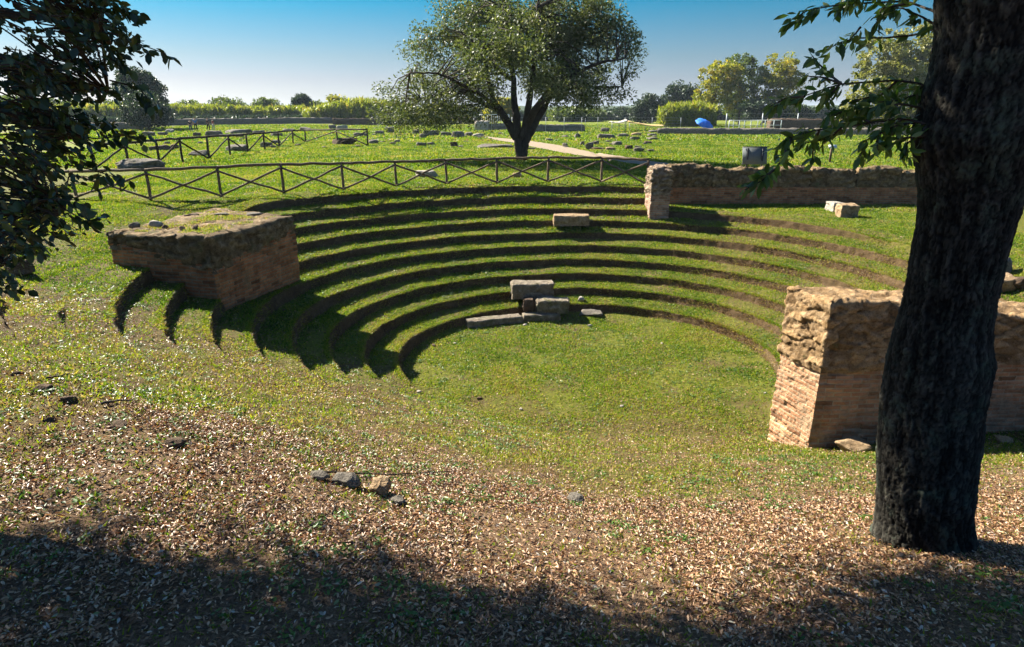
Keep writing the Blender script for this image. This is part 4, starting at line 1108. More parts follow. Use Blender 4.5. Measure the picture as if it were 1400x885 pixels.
def right_oak():
    y0 = 4.95
    foot = np.array([3.76, y0, gz(3.76, y0)])
    root = empty('oak_tree', foot); tag(root, 'dark leaning oak trunk with lichened bark and leafy sprigs, in the right foreground', 'oak tree')
    prof = [(760, 1188, 1348), (742, 1194, 1336), (720, 1197, 1328), (690, 1198, 1326), (640, 1199, 1331), (600, 1201, 1336), (560, 1205, 1341), (520, 1211, 1350), (490, 1216, 1356), (460, 1224, 1352), (420, 1236, 1356), (380, 1243, 1364), (340, 1249, 1374), (300, 1256, 1385), (260, 1257, 1396), (230, 1254, 1408), (190, 1247, 1424), (150, 1258, 1432), (100, 1272, 1440), (50, 1282, 1452), (0, 1281, 1468), (-60, 1283, 1485), (-140, 1290, 1480)]
    rows = []; seg = 230
    cen = []
    for v, a, b in prof:
        pa, pb = None, None
        d0, d1 = ray(a, v), ray(b, v); pa = d0*y0/d0[1]; pb = d1*y0/d1[1]
        cen.append(((pa[0]+pb[0])/2, y0, CAM_H+(pa[2]+pb[2])/2, abs(pb[0]-pa[0])/2))
    cen = np.array(cen); zz = cen[:, 2]
    z = np.linspace(foot[2]-.5, zz.max(), 430)
    cx = np.interp(z, zz, cen[:, 0]); rr = np.interp(z, zz, cen[:, 3])
    k = np.ones(9)/9
    cx = np.convolve(np.pad(cx, 4, mode='edge'), k, 'valid'); rr = np.convolve(np.pad(rr, 4, mode='edge'), k, 'valid')
    rr = rr*(1+.06*np.exp(-np.maximum(z-foot[2]+.1, 0)/.14))*.885
    ang = np.arange(seg)*2*math.pi/seg
    Z, A_ = np.meshgrid(z, ang, indexing='ij')
    CXX = np.repeat(cx[:, None], seg, 1); RR_ = np.repeat(rr[:, None], seg, 1)
    ca, sa = np.cos(A_), np.sin(A_)
    # plated, furrowed bark
    wob = fbm(ca*1.5, sa*1.5, Z*1.1, 1.0, 3, 91)*.04
    wp_ = fbm(ca*2, sa*2, Z*1.5, 2.0, 4, 95, .65)*.17
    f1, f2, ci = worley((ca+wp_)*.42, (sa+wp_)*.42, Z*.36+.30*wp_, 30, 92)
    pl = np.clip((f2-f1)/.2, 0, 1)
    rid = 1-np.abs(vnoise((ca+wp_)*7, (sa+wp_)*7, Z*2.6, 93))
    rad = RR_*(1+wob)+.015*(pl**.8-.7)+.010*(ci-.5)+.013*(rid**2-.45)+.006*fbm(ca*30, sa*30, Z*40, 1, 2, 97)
    V = np.stack([CXX+ca*rad, y0+sa*rad, Z], -1).reshape(-1, 3)
    i, j = np.meshgrid(np.arange(len(z)-1), np.arange(seg), indexing='ij'); i = i.ravel(); j = j.ravel(); j2 = (j+1) % seg
    Q = np.stack([i*seg+j, i*seg+j2, (i+1)*seg+j2, (i+1)*seg+j], 1)
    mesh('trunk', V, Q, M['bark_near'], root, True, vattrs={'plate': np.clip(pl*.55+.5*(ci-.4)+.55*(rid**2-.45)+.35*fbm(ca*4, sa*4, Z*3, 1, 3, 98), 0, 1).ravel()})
    # boughs above the picture and the crown they carry
    top = np.array([cx[-1], y0, z[-1]]); m = MB()
    ells = [((3.4, 5.6, 10.4), (2.6, 2.4, 1.5)), ((6.2, 4.6, 10.6), (3.0, 2.8, 1.6)), ((5.0, 2.6, 11.0), (2.8, 2.4, 1.4)), ((7.8, 6.4, 10.0), (2.4, 2.4, 1.4))]
    for e in ells:
        m.tube(bent(top-[0, 0, .4], e[0], 6, .15), np.linspace(.26, .06, 6), 10, .1)
    m.build('bough', M['bark'], root, True)
    cl = crown_points(ells, 420, .35)
    foliage(cl, 34, .34, .10, .055, M['oak_leaf'], root, .2)
    # leafy sprigs reaching left across the view
    mb = MB(); lv = []
    S = [([(1288, 20), (1240, 2), (1190, 4), (1140, 8), (1105, 14), (1078, 30)], 5.0, 46), ([(1290, -10), (1230, -12), (1180, -6), (1150, 4)], 4.9, 40),
         ([(1285, 38), (1262, 24), (1235, 12), (1215, 10)], 4.8, 26), ([(1240, 5), (1205, 12), (1195, 40)], 4.9, 16),
         ([(1282, 38), (1250, 48), (1210, 52), (1172, 52), (1150, 58), (1130, 68)], 5.1, 24),
         ([(1176, 38), (1170, 46), (1160, 56)], 5.05, 8),
         ([(1284, 146), (1262, 115), (1225, 110), (1180, 113), (1150, 115), (1118, 125), (1086, 136), (1058, 146)], 5.0, 54),
         ([(1150, 115), (1132, 100), (1118, 86), (1110, 76)], 5.0, 16), ([(1150, 112), (1140, 125), (1118, 138)], 4.95, 14),
         ([(1145, 113), (1125, 106), (1098, 104)], 5.05, 12), ([(1100, 132), (1075, 134), (1052, 146)], 5.05, 10),
         ([(1276, 172), (1235, 162), (1190, 168), (1150, 175), (1115, 178), (1080, 188), (1058, 204)], 4.9, 60),
         ([(1270, 150), (1232, 142), (1195, 148), (1160, 150), (1132, 160)], 4.8, 46), ([(1262, 116), (1252, 130), (1225, 138), (1200, 140)], 4.8, 30),
         ([(1235, 162), (1210, 180), (1185, 192), (1176, 214)], 4.85, 24), ([(1262, 182), (1240, 196), (1238, 215)], 4.8, 16),
         ([(1120, 178), (1112, 200), (1110, 226)], 4.9, 12), ([(1150, 175), (1138, 186), (1120, 192), (1100, 196)], 4.9, 20),
         ([(1082, 190), (1072, 212), (1062, 230), (1042, 247), (1018, 260)], 4.6, 26), ([(1062, 230), (1050, 238), (1040, 242)], 4.6, 10),
         ([(1190, 168), (1170, 158), (1140, 150)], 5.0, 22), ([(1225, 112), (1205, 130), (1180, 135), (1160, 140)], 4.9, 26),
         ([(1270, 165), (1225, 172), (1200, 182), (1200, 205)], 4.75, 26), ([(1262, 186), (1225, 190), (1205, 196)], 4.9, 24)]
    for px, zc, n_ in S:
        zz_ = [zc+random.uniform(-.1, .1)+(4.75-zc)*(0 if i_ else 1) for i_ in range(len(px))]
        sprig(mb, lv, [at(u, v, q) for (u, v), q in zip(px, zz_)], .010, int(n_*1.5), .094, .038, droop=.55)
    mb.build('twig', M['twig'], root, True)
    emit(lv, M['sprig_leaf'], root, 'sprig_leaves')
right_oak()

def left_oak():
    foot = np.array([-7.7, 4.5, gz(-7.7, 4.5)])
    root = empty('oak_tree', foot); tag(root, 'dark leafy oak boughs hanging into the left side of the view', 'oak tree')
    m = MB()
    tr = [foot-[0, 0, .3], foot+[.1, .05, 1.5], foot+[.3, .2, 3.2], foot+[.4, .3, 5.0], foot+[.6, .3, 7.0]]
    m.tube(tr, [.52, .42, .36, .30, .2], 16, .1); m.build('trunk', M['bark'], root, True)
    bo = MB(); limbs = []
    def limb(pts, r0, r1):
        P = np.array(pts, float); n = len(P); s = np.linspace(0, n-1, n*6)
        Pi = np.stack([np.interp(s, np.arange(n), P[:, i]) for i in range(3)], 1)+(rng.random((n*6, 3))-.5)*.03
        bo.tube(Pi, np.linspace(r0, r1, len(Pi)), 8, .1); limbs.append(Pi)
    for uv in ([(-330, 60), (-150, 30), (0, 20), (90, 25), (150, 60)], [(-330, 100), (-120, 85), (10, 90), (90, 118), (150, 125)],
               [(-330, 180), (-150, 165), (-20, 150), (60, 170), (120, 190)], [(-330, 220), (-150, 235), (-30, 240), (50, 255), (90, 285)],
               [(-330, -60), (-150, -80), (0, -70), (90, -50), (140, -20)], [(-330, 280), (-160, 310), (-50, 340), (10, 360)]):
        pts = [foot+np.array([.3, .2, 3.2])]+[at(u, v, 5.5-.2*i) for i, (u, v) in enumerate(uv)]
        limb(pts, .09, .012)
    AL = np.concatenate([l[6:] for l in limbs])
    bv = np.array([-60, 0, 20, 50, 75, 88, 100, 115, 125, 138, 150, 162, 172, 185, 200, 215, 230, 250, 285, 300, 320, 340, 360, 385, 400, 420])
    bu = np.array([150, 165, 186, 188, 225, 205, 130, 108, 148, 150, 100, 80, 95, 178, 150, 140, 135, 148, 122, 110, 118, 82, 78, 34, 40, -10])
    tw = MB(); lv = []
    cnt = 0
    while cnt < 350:
        v = random.uniform(-70, 415); b = float(np.interp(v, bv, bu)); u = b-abs(random.gauss(0, 1))*75-2
        if v > 180 and random.random() < .25: continue
        if u < -70: continue
        zc = random.uniform(3.9, 5.1)
        tip = at(u, v, zc); q = AL[np.argmin(np.linalg.norm(AL-tip, axis=1))]
        base = tip+np.array([-random.uniform(.18, .4), random.uniform(-.12, .12), random.uniform(.0, .22)])
        tw.tube([q, (q+base)/2+[0, 0, .03], base], [.008, .006, .005], 4, 0, False)
        sprig(tw, lv, [base, (base+tip)/2+[0, 0, .03], tip], .0045, random.randint(9, 15), .060, .038, droop=.35)
        cnt += 1
    # a few long sprays that break the outline
    for px, zc in (([(60, 105), (100, 122), (130, 124), (160, 128)], 4.4), ([(95, 60), (150, 45), (195, 62), (222, 72), (236, 82)], 4.3), ([(110, 15), (160, 12), (185, 20)], 4.3), ([(60, 110), (120, 95), (155, 78), (172, 92)], 4.4),
                   ([(80, 180), (130, 190), (170, 186), (200, 192)], 4.5), ([(60, 150), (100, 160), (125, 172), (142, 168)], 4.5), ([(90, 225), (125, 232), (150, 240), (178, 250)], 4.4), ([(60, 270), (95, 290), (120, 305), (138, 300)], 4.4), ([(150, 110), (190, 120), (204, 138), (206, 146)], 4.35)):
        sprig(tw, lv, [at(u, v, zc+random.uniform(-.08, .08)) for u, v in px], .006, 30, .072, .046, droop=.5)
    bo.build('bough', M['bark'], root, True); tw.build('twig', M['twig'], root, True)
    emit(lv, M['oak_leaf'], root, 'hanging_leaves')
    # the crown above, which shades the foreground
    ells = []
    for (gx, gy, zc_, r_) in ((-3.6, 1.9, 9.0, 1.5), (-2.3, 2.3, 9.3, 1.5), (-1.0, 2.6, 9.5, 1.5), (.1, 2.35, 9.8, 1.5), (1.2, 2.0, 9.9, 1.4), (2.4, 2.7, 10.0, 1.5), (3.5, 3.15, 9.9, 1.5), (4.7, 3.3, 10.1, 1.5), (5.9, 3.4, 10.2, 1.6),
                              (-4.6, .2, 8.8, 1.6), (-3.0, 0, 9.3, 1.7), (-1.2, -.2, 9.7, 1.7), (.8, -.1, 10.0, 1.7), (2.6, .6, 10.3, 1.7), (4.3, 1.0, 10.4, 1.7), (6.0, 1.2, 10.4, 1.7)):
        t_ = (zc_-gz(gx, max(gy, 1.5)))/.595
        ells.append(((gx-.643*t_, gy+.482*t_, zc_), (r_, r_, .95)))
    b2 = MB()
    for e in ells:
        b2.tube(bent(tr[-1] if e[0][2] > 9 else tr[-2], e[0], 7, .2), np.linspace(.16, .04, 7), 8, .1)
    b2.build('high_bough', M['bark'], root, True)
    cl = crown_points(ells, 2350, .2)
    foliage(cl, 62, .32, .11, .066, M['oak_leaf'], root, .15, flat=.6)
left_oak()

# --- far vegetation
far_tree('umbrella_pine', 197, 177, [(195, 112, 28, 14), (204, 128, 30, 16), (182, 126, 20, 16), (200, 104, 18, 9), (214, 134, 18, 13), (197, 120, 32, 10)], M['dark_leaf'], 'tall dark umbrella pine on the far left, above a grey shrub', 3.2, 230, 80, .36, dist=96, droop=0, bark_r=.35)
far_tree('shrub', 203, 176, [(190, 152, 20, 20), (212, 152, 22, 20), (200, 140, 20, 14), (225, 158, 12, 14)], M['dark_leaf'], 'large grey green shrub in front of the umbrella pine', 3.0, 200, 80, .38, dist=88, cat='shrub', bark_r=.15)
def thicket(name, px, vb, dist, label, mat, hpx, n, kind='stuff', lw=(.9, .06)):
    us = rng.uniform(px[0], px[1], n); dd = dist+rng.uniform(0, 9, n)
    X = (us-700)/880*dd*1.0; Y = dd
    g = terrain(X, Y)
    top = np.interp(us, [p[0] for p in hpx], [p[1] for p in hpx])
    H = np.array([zat(v, y) for v, y in zip(top, Y)])-g
    H = np.maximum(H*(.75+.27*rng.random(n)), .6)
    m = MB()
    per = 26
    C = np.repeat(np.stack([X, Y, g], 1), per, 0); t_ = rng.random(n*per)**.75; hh = np.repeat(H, per)
    C = C+np.stack([rng.normal(size=n*per)*.28, rng.normal(size=n*per)*.28, t_*hh], 1)
    D = unit(rng.normal(size=(n*per, 3))*np.array([.55, .55, .4])+np.array([0, 0, .85]))
    rnd = np.clip(np.repeat(rng.random(n), per)*.5+.5*rng.random(n*per)*(.4+.8*t_), 0, 1)
    V, Q, r_ = leaves(C, D, lw[0]*(.6+.8*rng.random(n*per)), lw[1]*(.6+.8*rng.random(n*per)), rnd, .3)
    o = mesh(name, V, Q, mat, attrs={'rnd': r_}); tag(o, label, 'reeds', kind=kind); return o
thicket('reeds', (60, 430), 168, 150, 'long yellow green belt of reeds behind the dry stone wall on the left', M['reed'], [(60, 146), (120, 143), (240, 142), (300, 143), (380, 146), (430, 144)], 1700, lw=(1.2, .30))
thicket('reeds', (430, 560), 168, 140, 'taller yellow green reeds left of the olive crown', M['reed'], [(430, 150), (470, 140), (500, 134), (560, 140)], 650, lw=(1.2, .28))
thicket('reeds', (893, 962), 176, 112, 'clump of bright green reeds left of the autumn trees', M['reed'], [(893, 149), (905, 142), (940, 139), (962, 145)], 420, lw=(1.1, .22))
thicket('distant_trees', (560, 1330), 172, 178, 'dark belt of distant trees along the horizon behind the right lawn', M['dark_leaf'], [(560, 151), (700, 153), (800, 152), (900, 149), (1000, 150), (1110, 147), (1200, 150), (1330, 148)], 1500, lw=(1.3, .8))
thicket('low_scrub', (100, 650), 170, 143, 'dark green scrub along the foot of the far reeds', M['dark_leaf'], [(100, 162), (240, 160), (350, 158), (460, 158), (650, 157)], 900, lw=(.8, .4))
for (u, v, ell, mat, lab) in (
    (312, 166, [(312, 146, 22, 11), (300, 150, 16, 8), (325, 150, 16, 8)], 'green_leaf', 'rounded green bush above the reeds, right of the walkers'),
    (366, 166, [(366, 148, 18, 12), (355, 152, 14, 8)], 'green_leaf', 'rounded green bush above the reeds beyond the back fence'),
    (416, 166, [(416, 138, 7, 5), (412, 143, 5, 4)], 'dark_leaf', 'small slender tree standing alone above the far reeds'),
    (436, 166, [(436, 150, 14, 9), (428, 154, 12, 7)], 'green_leaf', 'low green bush right of the slender far tree'),
    (465, 166, [(462, 142, 16, 10), (475, 150, 16, 9), (455, 151, 12, 8)], 'autumn_leaf', 'yellowing bushy tree left of the olive crown'),
    (258, 166, [(258, 150, 18, 9), (245, 153, 14, 7)], 'green_leaf', 'flat topped green bush right of the umbrella pine'),
    (90, 166, [(90, 148, 26, 12), (115, 151, 20, 9)], 'green_leaf', 'broad green bush behind the hanging oak leaves, far left'),
    (150, 166, [(150, 150, 22, 11), (165, 152, 16, 9)], 'green_leaf', 'broad green bush left of the umbrella pine'),
    (30, 166, [(30, 146, 30, 14)], 'green_leaf', 'green bush at the far left edge behind the oak leaves')):
    far_tree('bush' if 'bush' in lab and 'tree' not in lab else 'tree', u, v, ell, M[mat], lab, 3.4, 70, 70, .40, dist=150, cat='bush' if 'tree' not in lab else 'tree', bark_r=.14)
for (u, ell, mat, lab, dist) in (
    (888, [(888, 148, 18, 16), (876, 154, 14, 12), (900, 150, 12, 12)], 'dark_leaf', 'dark green tree left of the reed clump, lower of the two', 135),
    (932, [(930, 130, 22, 14), (945, 136, 18, 14), (915, 138, 12, 12)], 'dark_leaf', 'dark rounded tree rising behind the reed clump', 140),
    (978, [(978, 105, 26, 24), (968, 135, 20, 22), (990, 120, 24, 30), (962, 152, 14, 12)], 'autumn_leaf', 'golden autumn tree behind the blue parasol', 118),
    (1010, [(1005, 95, 26, 20), (1020, 120, 26, 26), (1000, 135, 20, 22), (1015, 150, 22, 14)], 'green_leaf', 'green tree with yellow tips in the middle of the autumn trees', 121),
    (1062, [(1062, 95, 26, 22), (1072, 115, 20, 22), (1050, 130, 20, 24), (1066, 145, 20, 16)], 'autumn_leaf', 'yellow green autumn tree right of the middle one', 119),
    (1040, [(1035, 150, 26, 14), (1060, 154, 22, 12)], 'dark_leaf', 'dark bushes under the autumn trees behind the white railing', 112),
    (1095, [(1095, 158, 16, 10), (1085, 154, 10, 9)], 'dark_leaf', 'rounded grey green bush right of the autumn trees', 125),
    (1215, [(1180, 130, 36, 40), (1215, 98, 52, 48), (1250, 72, 42, 40), (1195, 82, 36, 36), (1245, 125, 46, 46), (1170, 160, 24, 18), (1230, 165, 36, 18), (1285, 100, 36, 50)], 'pale_leaf', 'big pale green olive tree behind the oak sprigs on the right', 92),
    (612, [(612, 158, 40, 12), (650, 155, 24, 10)], 'dark_leaf', 'dark green bush belt glimpsed under the olive crown', 150),
    (690, [(690, 148, 16, 14), (676, 154, 12, 10)], 'autumn_leaf', 'yellowish bush seen through the olive limbs', 130),
    (790, [(775, 158, 26, 9), (810, 160, 18, 8)], 'green_leaf', 'green bushes behind the wire fence right of the olive trunk', 150),
    (850, [(852, 158, 13, 8)], 'dark_leaf', 'small dark bush left of the dark trees', 170)):
    big = dist == 92
    far_tree('tree' if 'bush' not in lab else 'bush', u, 172, ell, M[mat], lab, 3.2 if not big else 4.2, 150 if not big else 420, 60, .36 if not big else .42, dist=dist, cat='tree' if 'bush' not in lab else 'bush', bark_r=.22)

# far wooded ridges
def ridge(y, h, x0, x1, seed, label):
    n = 420; x = np.linspace(x0, x1, n); V = []
    for k, (dy, f) in enumerate(((0, 0), (40, .55), (90, .9), (160, 1.0), (300, .8))):
        hh = h*(.75+.25*fbm(x, 0*x, 0, 1/350., 4, seed))*f+(4*fbm(x, 0*x+dy, 0, 1/14., 3, seed+1) if f else 0)
        V.append(np.stack([x, 0*x+y+dy, TOP-.5+np.maximum(hh, 0)], 1))
    V = np.concatenate(V); i, j = np.meshgrid(np.arange(4), np.arange(n-1), indexing='ij'); i = i.ravel(); j = j.ravel()
    o = mesh('hills', V, np.stack([i*n+j, i*n+j+1, (i+1)*n+j+1, (i+1)*n+j], 1), M['hill'], smoothsh=False)
    tag(o, label, 'hills', kind='structure')
t = NT('wooded_hills'); t.bsdf(t.ramp(t.noise(.05, t.coord('Object'), 8, .7), [(.35, (.03, .045, .02)), (.65, (.07, .09, .035))]), 1, .0); M['hill'] = t.m
ridge(700, 9, -900, 900, 5, 'low dark wooded ridge on the horizon')
ridge(1500, 15, -1900, 1900, 8, 'distant blue wooded ridge behind the nearer one')

# ------------------------------------------------------------------ grass, weeds and fallen leaves
def visible(x, y, z, mu=380, mv=160):
    u, v, zc = proj(np.stack([x, y, z], 1))
    return (zc > .5) & (u > -mu) & (u < 1400+mu) & (v > -40) & (v < 885+mv)
def scatter(n, x0, x1, y0, y1):
    x = rng.uniform(x0, x1, n); y = rng.uniform(y0, y1, n); return x, y
trunk_xy = (3.76, 4.95)
def inpoly(x, y, P):
    c = np.zeros(len(x), bool); j = len(P)-1
    for i in range(len(P)):
        xi, yi = P[i]; xj, yj = P[j]
        c ^= ((yi > y) != (yj > y)) & (x < (xj-xi)*(y-yi)/(yj-yi+1e-12)+xi); j = i
    return c
NOGO = [poly, wp, bw, pp, PATH_OUTLINE]
def grass():
    Vs, Ts, rs_ = [], [], []; n0 = 0
    def put(x, y, hmin, hmax, w0, keep, lean=.75, topz=None, bias=0.0):
        nonlocal n0
        z, rho, th, riser, onb, wf = terrain(x, y, True)
        if topz is not None: z = np.full_like(z, topz)
        ok = visible(x, y, z) & (rng.random(len(x)) < keep(x, y, z, riser))
        if topz is None:
            for P in NOGO: ok &= ~inpoly(x, y, P)
        x, y, z, rs2 = x[ok], y[ok], z[ok], riser[ok]; n = len(x)
        D = unit(np.stack([rng.normal(size=n)*lean, rng.normal(size=n)*lean, np.full(n, .8)], 1))
        h = rng.uniform(hmin, hmax, n)
        pn = fbm(x, y, 0, .7, 3, 71)*.32+fbm(x, y, 0, 3.0, 2, 72)*.16
        r_ = np.clip(.44+pn+rng.normal(size=n)*.23+bias+.21*smooth(13.4, 10.6, y)+.10*smooth(-.1, .4, fbm(x, y, 0, .35, 2, 75)), 0, 1)
        V, T, r_ = leaves(np.stack([x, y, z-.006], 1), D, h, w0*(.7+.6*rng.random(n)), r_, 0, 3)
        Vs.append(V); Ts.append(T+n0); rs_.append(r_); n0 += len(V)
    den = lambda x, y: .14+.86*smooth(-.35, .25, fbm(x, y, 0, 1.1, 4, 51)*-1+.15*fbm(x, y, 0, 5, 2, 53))
    front = lambda x, y: smooth(13.4, 10.6, y+.35*np.maximum(0, -x-2.2)*(-1)+.8*fbm(x, y, 0, .6, 3, 57))
    keep = lambda x, y, z, riser: (1-riser)*den(x, y)*(1-.9*litter_density(x, y))*(1-.5*front(x, y))*(1-.3*smooth(5.2, 7.5, x)*(y > 11)*(y < 24)*smooth(-.45, .15, fbm(x, y, 0, 1.3, 4, 59)))
    x, y = scatter(900000, -14, 15, 3.5, 23); put(x, y, .03, .075, .026, keep)
    x, y = scatter(420000, -17, 19, 23, 33); put(x, y, .045, .10, .040, keep)
    x, y = scatter(300000, -32, 34, 33, 62); put(x, y, .07, .15, .08, lambda x, y, z, r_: 1+0*x)
    x, y = scatter(170000, -60, 66, 62, 125); put(x, y, .12, .26, .2, lambda x, y, z, r_: 1+0*x)
    x, y = scatter(130000, -7, 8, 2.0, 10.0); put(x, y, .03, .07, .012, lambda x, y, z, r_: .34+2.4*smooth(.08, .45, fbm(x, y, 0, 1.6, 3, 81)))
    # turf lip hanging over the edge of every row
    k = rng.integers(0, NR, 200000); a = rng.uniform(-.2, math.pi+.5, 200000)
    rr = RK[k]+.02+.09*rng.random(200000); e = np.where(np.cos(a) > 0, 1.0295, 1.1669)
    x = CX+e*rr*np.cos(a); y = CY+rr*np.sin(a)
    put(x, y, .03, .075, .022, lambda x, y, z, r_: .75+0*x, 1.1, bias=.1)
    # roots and dry stalks showing in the cut faces
    k = rng.integers(0, NR, 130000); a = rng.uniform(-.2, math.pi+.5, 130000)
    rr = RK[k]-.045+.085*rng.random(130000); e = np.where(np.cos(a) > 0, 1.0295, 1.1669)
    x = CX+e*rr*np.cos(a); y = CY+rr*np.sin(a)
    put(x, y, .03, .08, .018, lambda x, y, z, r_: .8*(r_ > .3), 1.6, bias=.52)
    # grass on the bastion
    x, y = scatter(60000, -9.3, -5.8, 14.2, 18.6); ok = inpoly(x, y, offset_poly(poly, -.28)); x = x[ok]; y = y[ok]
    put(x, y, .03, .07, .018, lambda x, y, z, r_: .45*smooth(-.2, .3, fbm(x, y, 0, 1.5, 3, 82)), topz=3.43, bias=.3)
    V = np.concatenate(Vs); T = np.concatenate(Ts)
    o = mesh('grass', V, T, M['grass'], attrs={'rnd': np.concatenate(rs_)})
    tag(o, 'short green grass covering the turf rows and lawns', 'grass', kind='stuff')
    print('grass tris', len(T))
grass()

def litter():
    Cs, Ds, Ls, Ns = [], [], [], []
    def put(n, x0, x1, y0, y1, dens, s0, s1):
        x, y = scatter(n, x0, x1, y0, y1); z, rho, th, riser, *_ = terrain(x, y, True)
        ok = visible(x, y, z, 380, 130) & (rng.random(n) < dens(x, y)*(1-.8*riser))
        for P in NOGO: ok &= ~inpoly(x, y, P)
        x, y, z = x[ok], y[ok], z[ok]; n = len(x)
        a = rng.uniform(0, 2*math.pi, n)
        D = unit(np.stack([np.cos(a), np.sin(a), rng.normal(size=n)*.38], 1))
        N = np.stack([rng.normal(size=n)*.8, rng.normal(size=n)*.8, np.ones(n)], 1)
        Cs.append(np.stack([x, y, z+.006+.022*rng.random(n)], 1)); Ds.append(D); Ls.append(rng.uniform(s0, s1, n)); Ns.append(N)
    put(230000, -6.5, 9, 1.8, 6.5, lambda x, y: litter_density(x, y)*(.32+.68*smooth(-.35, .2, fbm(x, y, 0, 1.2, 3, 44))), .014, .050)
    put(290000, -10, 12, 5.5, 12, lambda x, y: .03+.13*smooth(13, 9.5, y-.35*np.maximum(0, -x-2.2))+.10*smooth(-2, -4, x)*smooth(13, 10, y)+.85*litter_density(x, y)*(.28+.72*smooth(-.3, .25, fbm(x, y, 0, 1.2, 3, 44))), .013, .041)
    put(26000, -11, 12, 9.0, 22.0, lambda x, y: .35*smooth(20, 9, y)+.05, .03, .06)
    C = np.concatenate(Cs); D = np.concatenate(Ds); L = np.concatenate(Ls); N = np.concatenate(Ns)
    V, Q, r_ = leaves(C, D, L, L*rng.uniform(.26, .52, len(L)), rng.random(len(L)), .6, 6, N)
    o = mesh('fallen_leaves', V, Q, M['litter'], attrs={'rnd': r_}); tag(o, 'dry brown fallen oak leaves strewn over the foreground bank', 'leaf litter', kind='stuff')
    # small broken twigs
    n = 420; x, y = scatter(n, -5, 7, 2.2, 9.5); z = terrain(x, y)+.02; m = MB()
    for i in range(n):
        a = rng.uniform(0, math.pi); l_ = rng.uniform(.06, .26); d = np.array([math.cos(a)*l_/2, math.sin(a)*l_/2, rng.normal()*.012]); c = np.array([x[i], y[i], z[i]])
        m.tube([c-d, c+rng.normal(size=3)*.012, c+d], [.0035, .003, .002], 4, 0, False)
    o = m.build('twig_litter', M['twig']); tag(o, 'small broken twigs lying among the fallen leaves', 'twigs', kind='stuff')
    # low green weeds between the leaves
    n = 5200; x, y = scatter(n, -9, 9, 2.0, 21); ok = (fbm(x, y, 0, .8, 3, 47) > .05) & ((y < 9) | (rng.random(n) < .8))
    for P in NOGO: ok &= ~inpoly(x, y, P)
    x, y = x[ok], y[ok]; per = 14; n = len(x)
    cx = np.repeat(x, per)+rng.normal(size=n*per)*.05; cy = np.repeat(y, per)+rng.normal(size=n*per)*.05
    cz = terrain(cx, cy)+.012+.03*rng.random(n*per)
    D = unit(np.stack([rng.normal(size=n*per), rng.normal(size=n*per), .5*np.abs(rng.normal(size=n*per))], 1))
    N = np.stack([rng.normal(size=n*per)*.4, rng.normal(size=n*per)*.4, np.ones(n*per)], 1)
    V, Q, r_ = leaves(np.stack([cx, cy, cz], 1), D, rng.uniform(.025, .055, n*per), rng.uniform(.012, .026, n*per), rng.random(n*per), .2, 6, N)
    o = mesh('weeds', V, Q, M['weed'], attrs={'rnd': r_}); tag(o, 'low green weeds sprouting between the fallen leaves and in the turf', 'weeds', kind='stuff')
litter()

# sticks
for k, (px, r_, lab) in enumerate((([(63, 521), (80, 518), (97, 514)], .012, 'short dark bent twig on the left bank'), ([(140, 556), (158, 552), (182, 551)], .014, 'dark twig with a bent tip lying on the left bank, lower one'),
        ([(440, 650), (480, 651), (545, 652), (620, 648)], .010, 'long thin twig behind the mossy stones'), ([(1150, 600), (1185, 607), (1210, 606)], .015, 'dry stick at the foot of the right wall'),
        ([(455, 706), (458, 695), (462, 687)], .008, 'short thin stick standing in the leaf litter'))):
    P = np.array([G(u, v)[0]+[0, 0, .03] for u, v in px]); m = MB(); n = len(P); s = np.linspace(0, n-1, 9)
    Pi = np.stack([np.interp(s, np.arange(n), P[:, i]) for i in range(3)], 1)+(rng.random((9, 3))-.5)*.015
    m.tube(Pi, np.linspace(r_, r_*.5, 9), 6, .2); o = m.build('twig', M['twig']); tag(o, lab, 'twig')

# ------------------------------------------------------------------ the air
m = MB(); m.box((0, 0, 11.0), (9600, 9600, 27.0)); hm = bpy.data.materials.new('pale_haze'); hm.use_nodes = True
hn = hm.node_tree; hn.nodes.clear(); ho = hn.nodes.new('ShaderNodeOutputMaterial'); hv = hn.nodes.new('ShaderNodeVolumePrincipled')
hv.inputs['Color'].default_value = (.72, .85, 1.0, 1); hv.inputs['Density'].default_value = .0002; hv.inputs['Anisotropy'].default_value = .0
hn.links.new(hv.outputs[0], ho.inputs['Volume'])
o = m.build('haze', hm); tag(o, 'thin pale blue haze softening the far trees and ridges', 'haze', kind='stuff')

# ------------------------------------------------------------------ sky, sun, camera
SUN_EL = 36.5
sun_to = np.array([-.80, .60])   # horizontal direction towards the sun
az = math.atan2(sun_to[0], sun_to[1])   # from +Y, clockwise positive towards +X
w = bpy.data.worlds.new('World'); sc.world = w; w.use_nodes = True
nt = w.node_tree; bg = nt.nodes['Background']
sky = nt.nodes.new('ShaderNodeTexSky'); sky.sky_type = 'NISHITA'; sky.sun_disc = False
sky.sun_elevation = R(SUN_EL); sky.sun_rotation = az; sky.altitude = 0; sky.air_density = 1.0; sky.dust_density = .8; sky.ozone_density = 3.5
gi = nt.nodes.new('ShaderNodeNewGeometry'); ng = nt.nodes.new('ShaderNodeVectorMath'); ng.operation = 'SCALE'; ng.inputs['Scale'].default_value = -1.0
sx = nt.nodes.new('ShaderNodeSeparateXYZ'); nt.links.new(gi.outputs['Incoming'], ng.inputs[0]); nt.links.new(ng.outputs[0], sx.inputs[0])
rp = nt.nodes.new('ShaderNodeValToRGB'); cr = rp.color_ramp
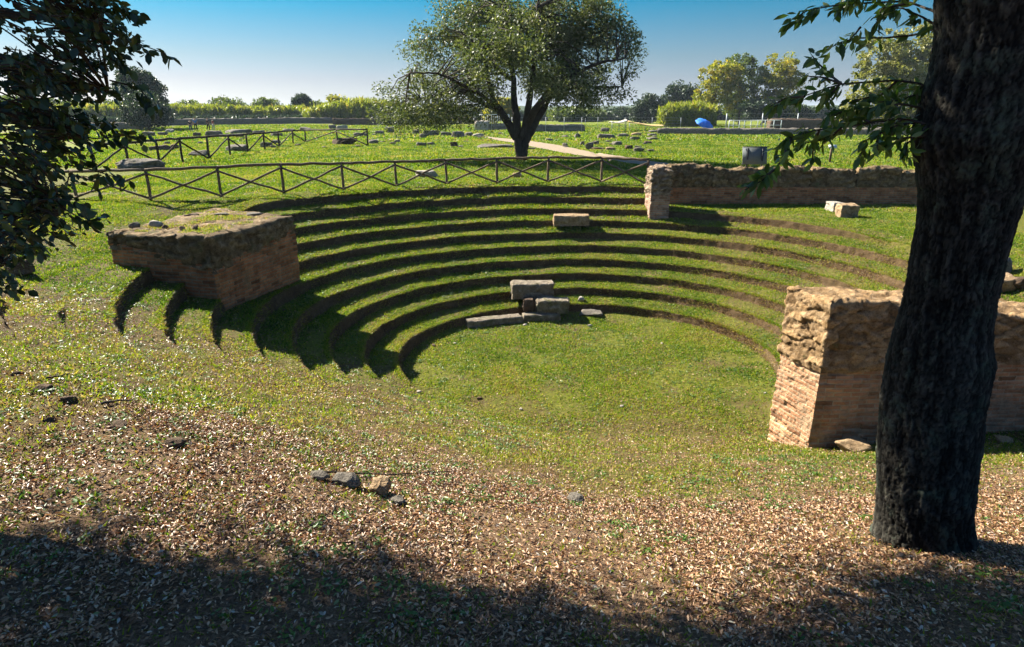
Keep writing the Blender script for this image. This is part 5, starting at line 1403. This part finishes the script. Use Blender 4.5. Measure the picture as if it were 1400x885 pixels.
stops = ((0.0, (.44, .50, .69)), (.01, (.42, .475, .64)), (.04, (.335, .355, .46)), (.07, (.26, .32, .38)), (.108, (.15, .30, .37)), (.14, (.048, .29, .37)), (.2, (.04, .25, .37)), (.42, (.28, .46, .62)), (1.0, (.62, .78, .92)))  # sky tint by height; raised overhead as added fill light for the shade
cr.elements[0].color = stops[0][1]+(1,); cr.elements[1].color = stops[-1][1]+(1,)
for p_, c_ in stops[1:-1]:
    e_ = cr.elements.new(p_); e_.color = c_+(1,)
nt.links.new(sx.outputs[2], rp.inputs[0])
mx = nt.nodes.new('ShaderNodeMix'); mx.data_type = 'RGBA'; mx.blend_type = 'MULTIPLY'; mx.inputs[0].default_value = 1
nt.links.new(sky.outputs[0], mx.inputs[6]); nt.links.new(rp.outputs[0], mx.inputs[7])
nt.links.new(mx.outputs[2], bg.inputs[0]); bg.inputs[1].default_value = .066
sl = bpy.data.lights.new('sun', 'SUN'); sl.energy = 5.0; sl.angle = R(.53); sl.color = (1.0, .93, .80)
so = bpy.data.objects.new('sun', sl); COL.objects.link(so)
so.location = (-30, 25, 40); so.rotation_mode = 'XYZ'
el = R(SUN_EL)
from mathutils import Vector
dirv = Vector((-sun_to[0]*math.cos(el), -sun_to[1]*math.cos(el), -math.sin(el)))
so.rotation_euler = dirv.to_track_quat('-Z', 'Y').to_euler()

cam = bpy.data.cameras.new('camera'); co = bpy.data.objects.new('camera', cam); COL.objects.link(co)
cam.sensor_width = 36; cam.sensor_fit = 'HORIZONTAL'; cam.lens = 36*880/1400; cam.clip_end = 9000; cam.clip_start = .05
co.location = (0, 0, CAM_H); co.rotation_euler = (R(90)-PIT, 0, 0)
sc.camera = co
vs = sc.view_settings; vs.view_transform = 'Standard'; vs.look = 'None'; vs.exposure = 1.95; vs.gamma = 1.0; vs.use_curve_mapping = False
sc.cycles.use_denoising = True
sc.cycles.max_bounces = 6; sc.cycles.diffuse_bounces = 3; sc.cycles.transmission_bounces = 4; sc.cycles.transparent_max_bounces = 4
sc.cycles.use_adaptive_sampling = True; sc.cycles.adaptive_threshold = .02
sc.render.use_persistent_data = False
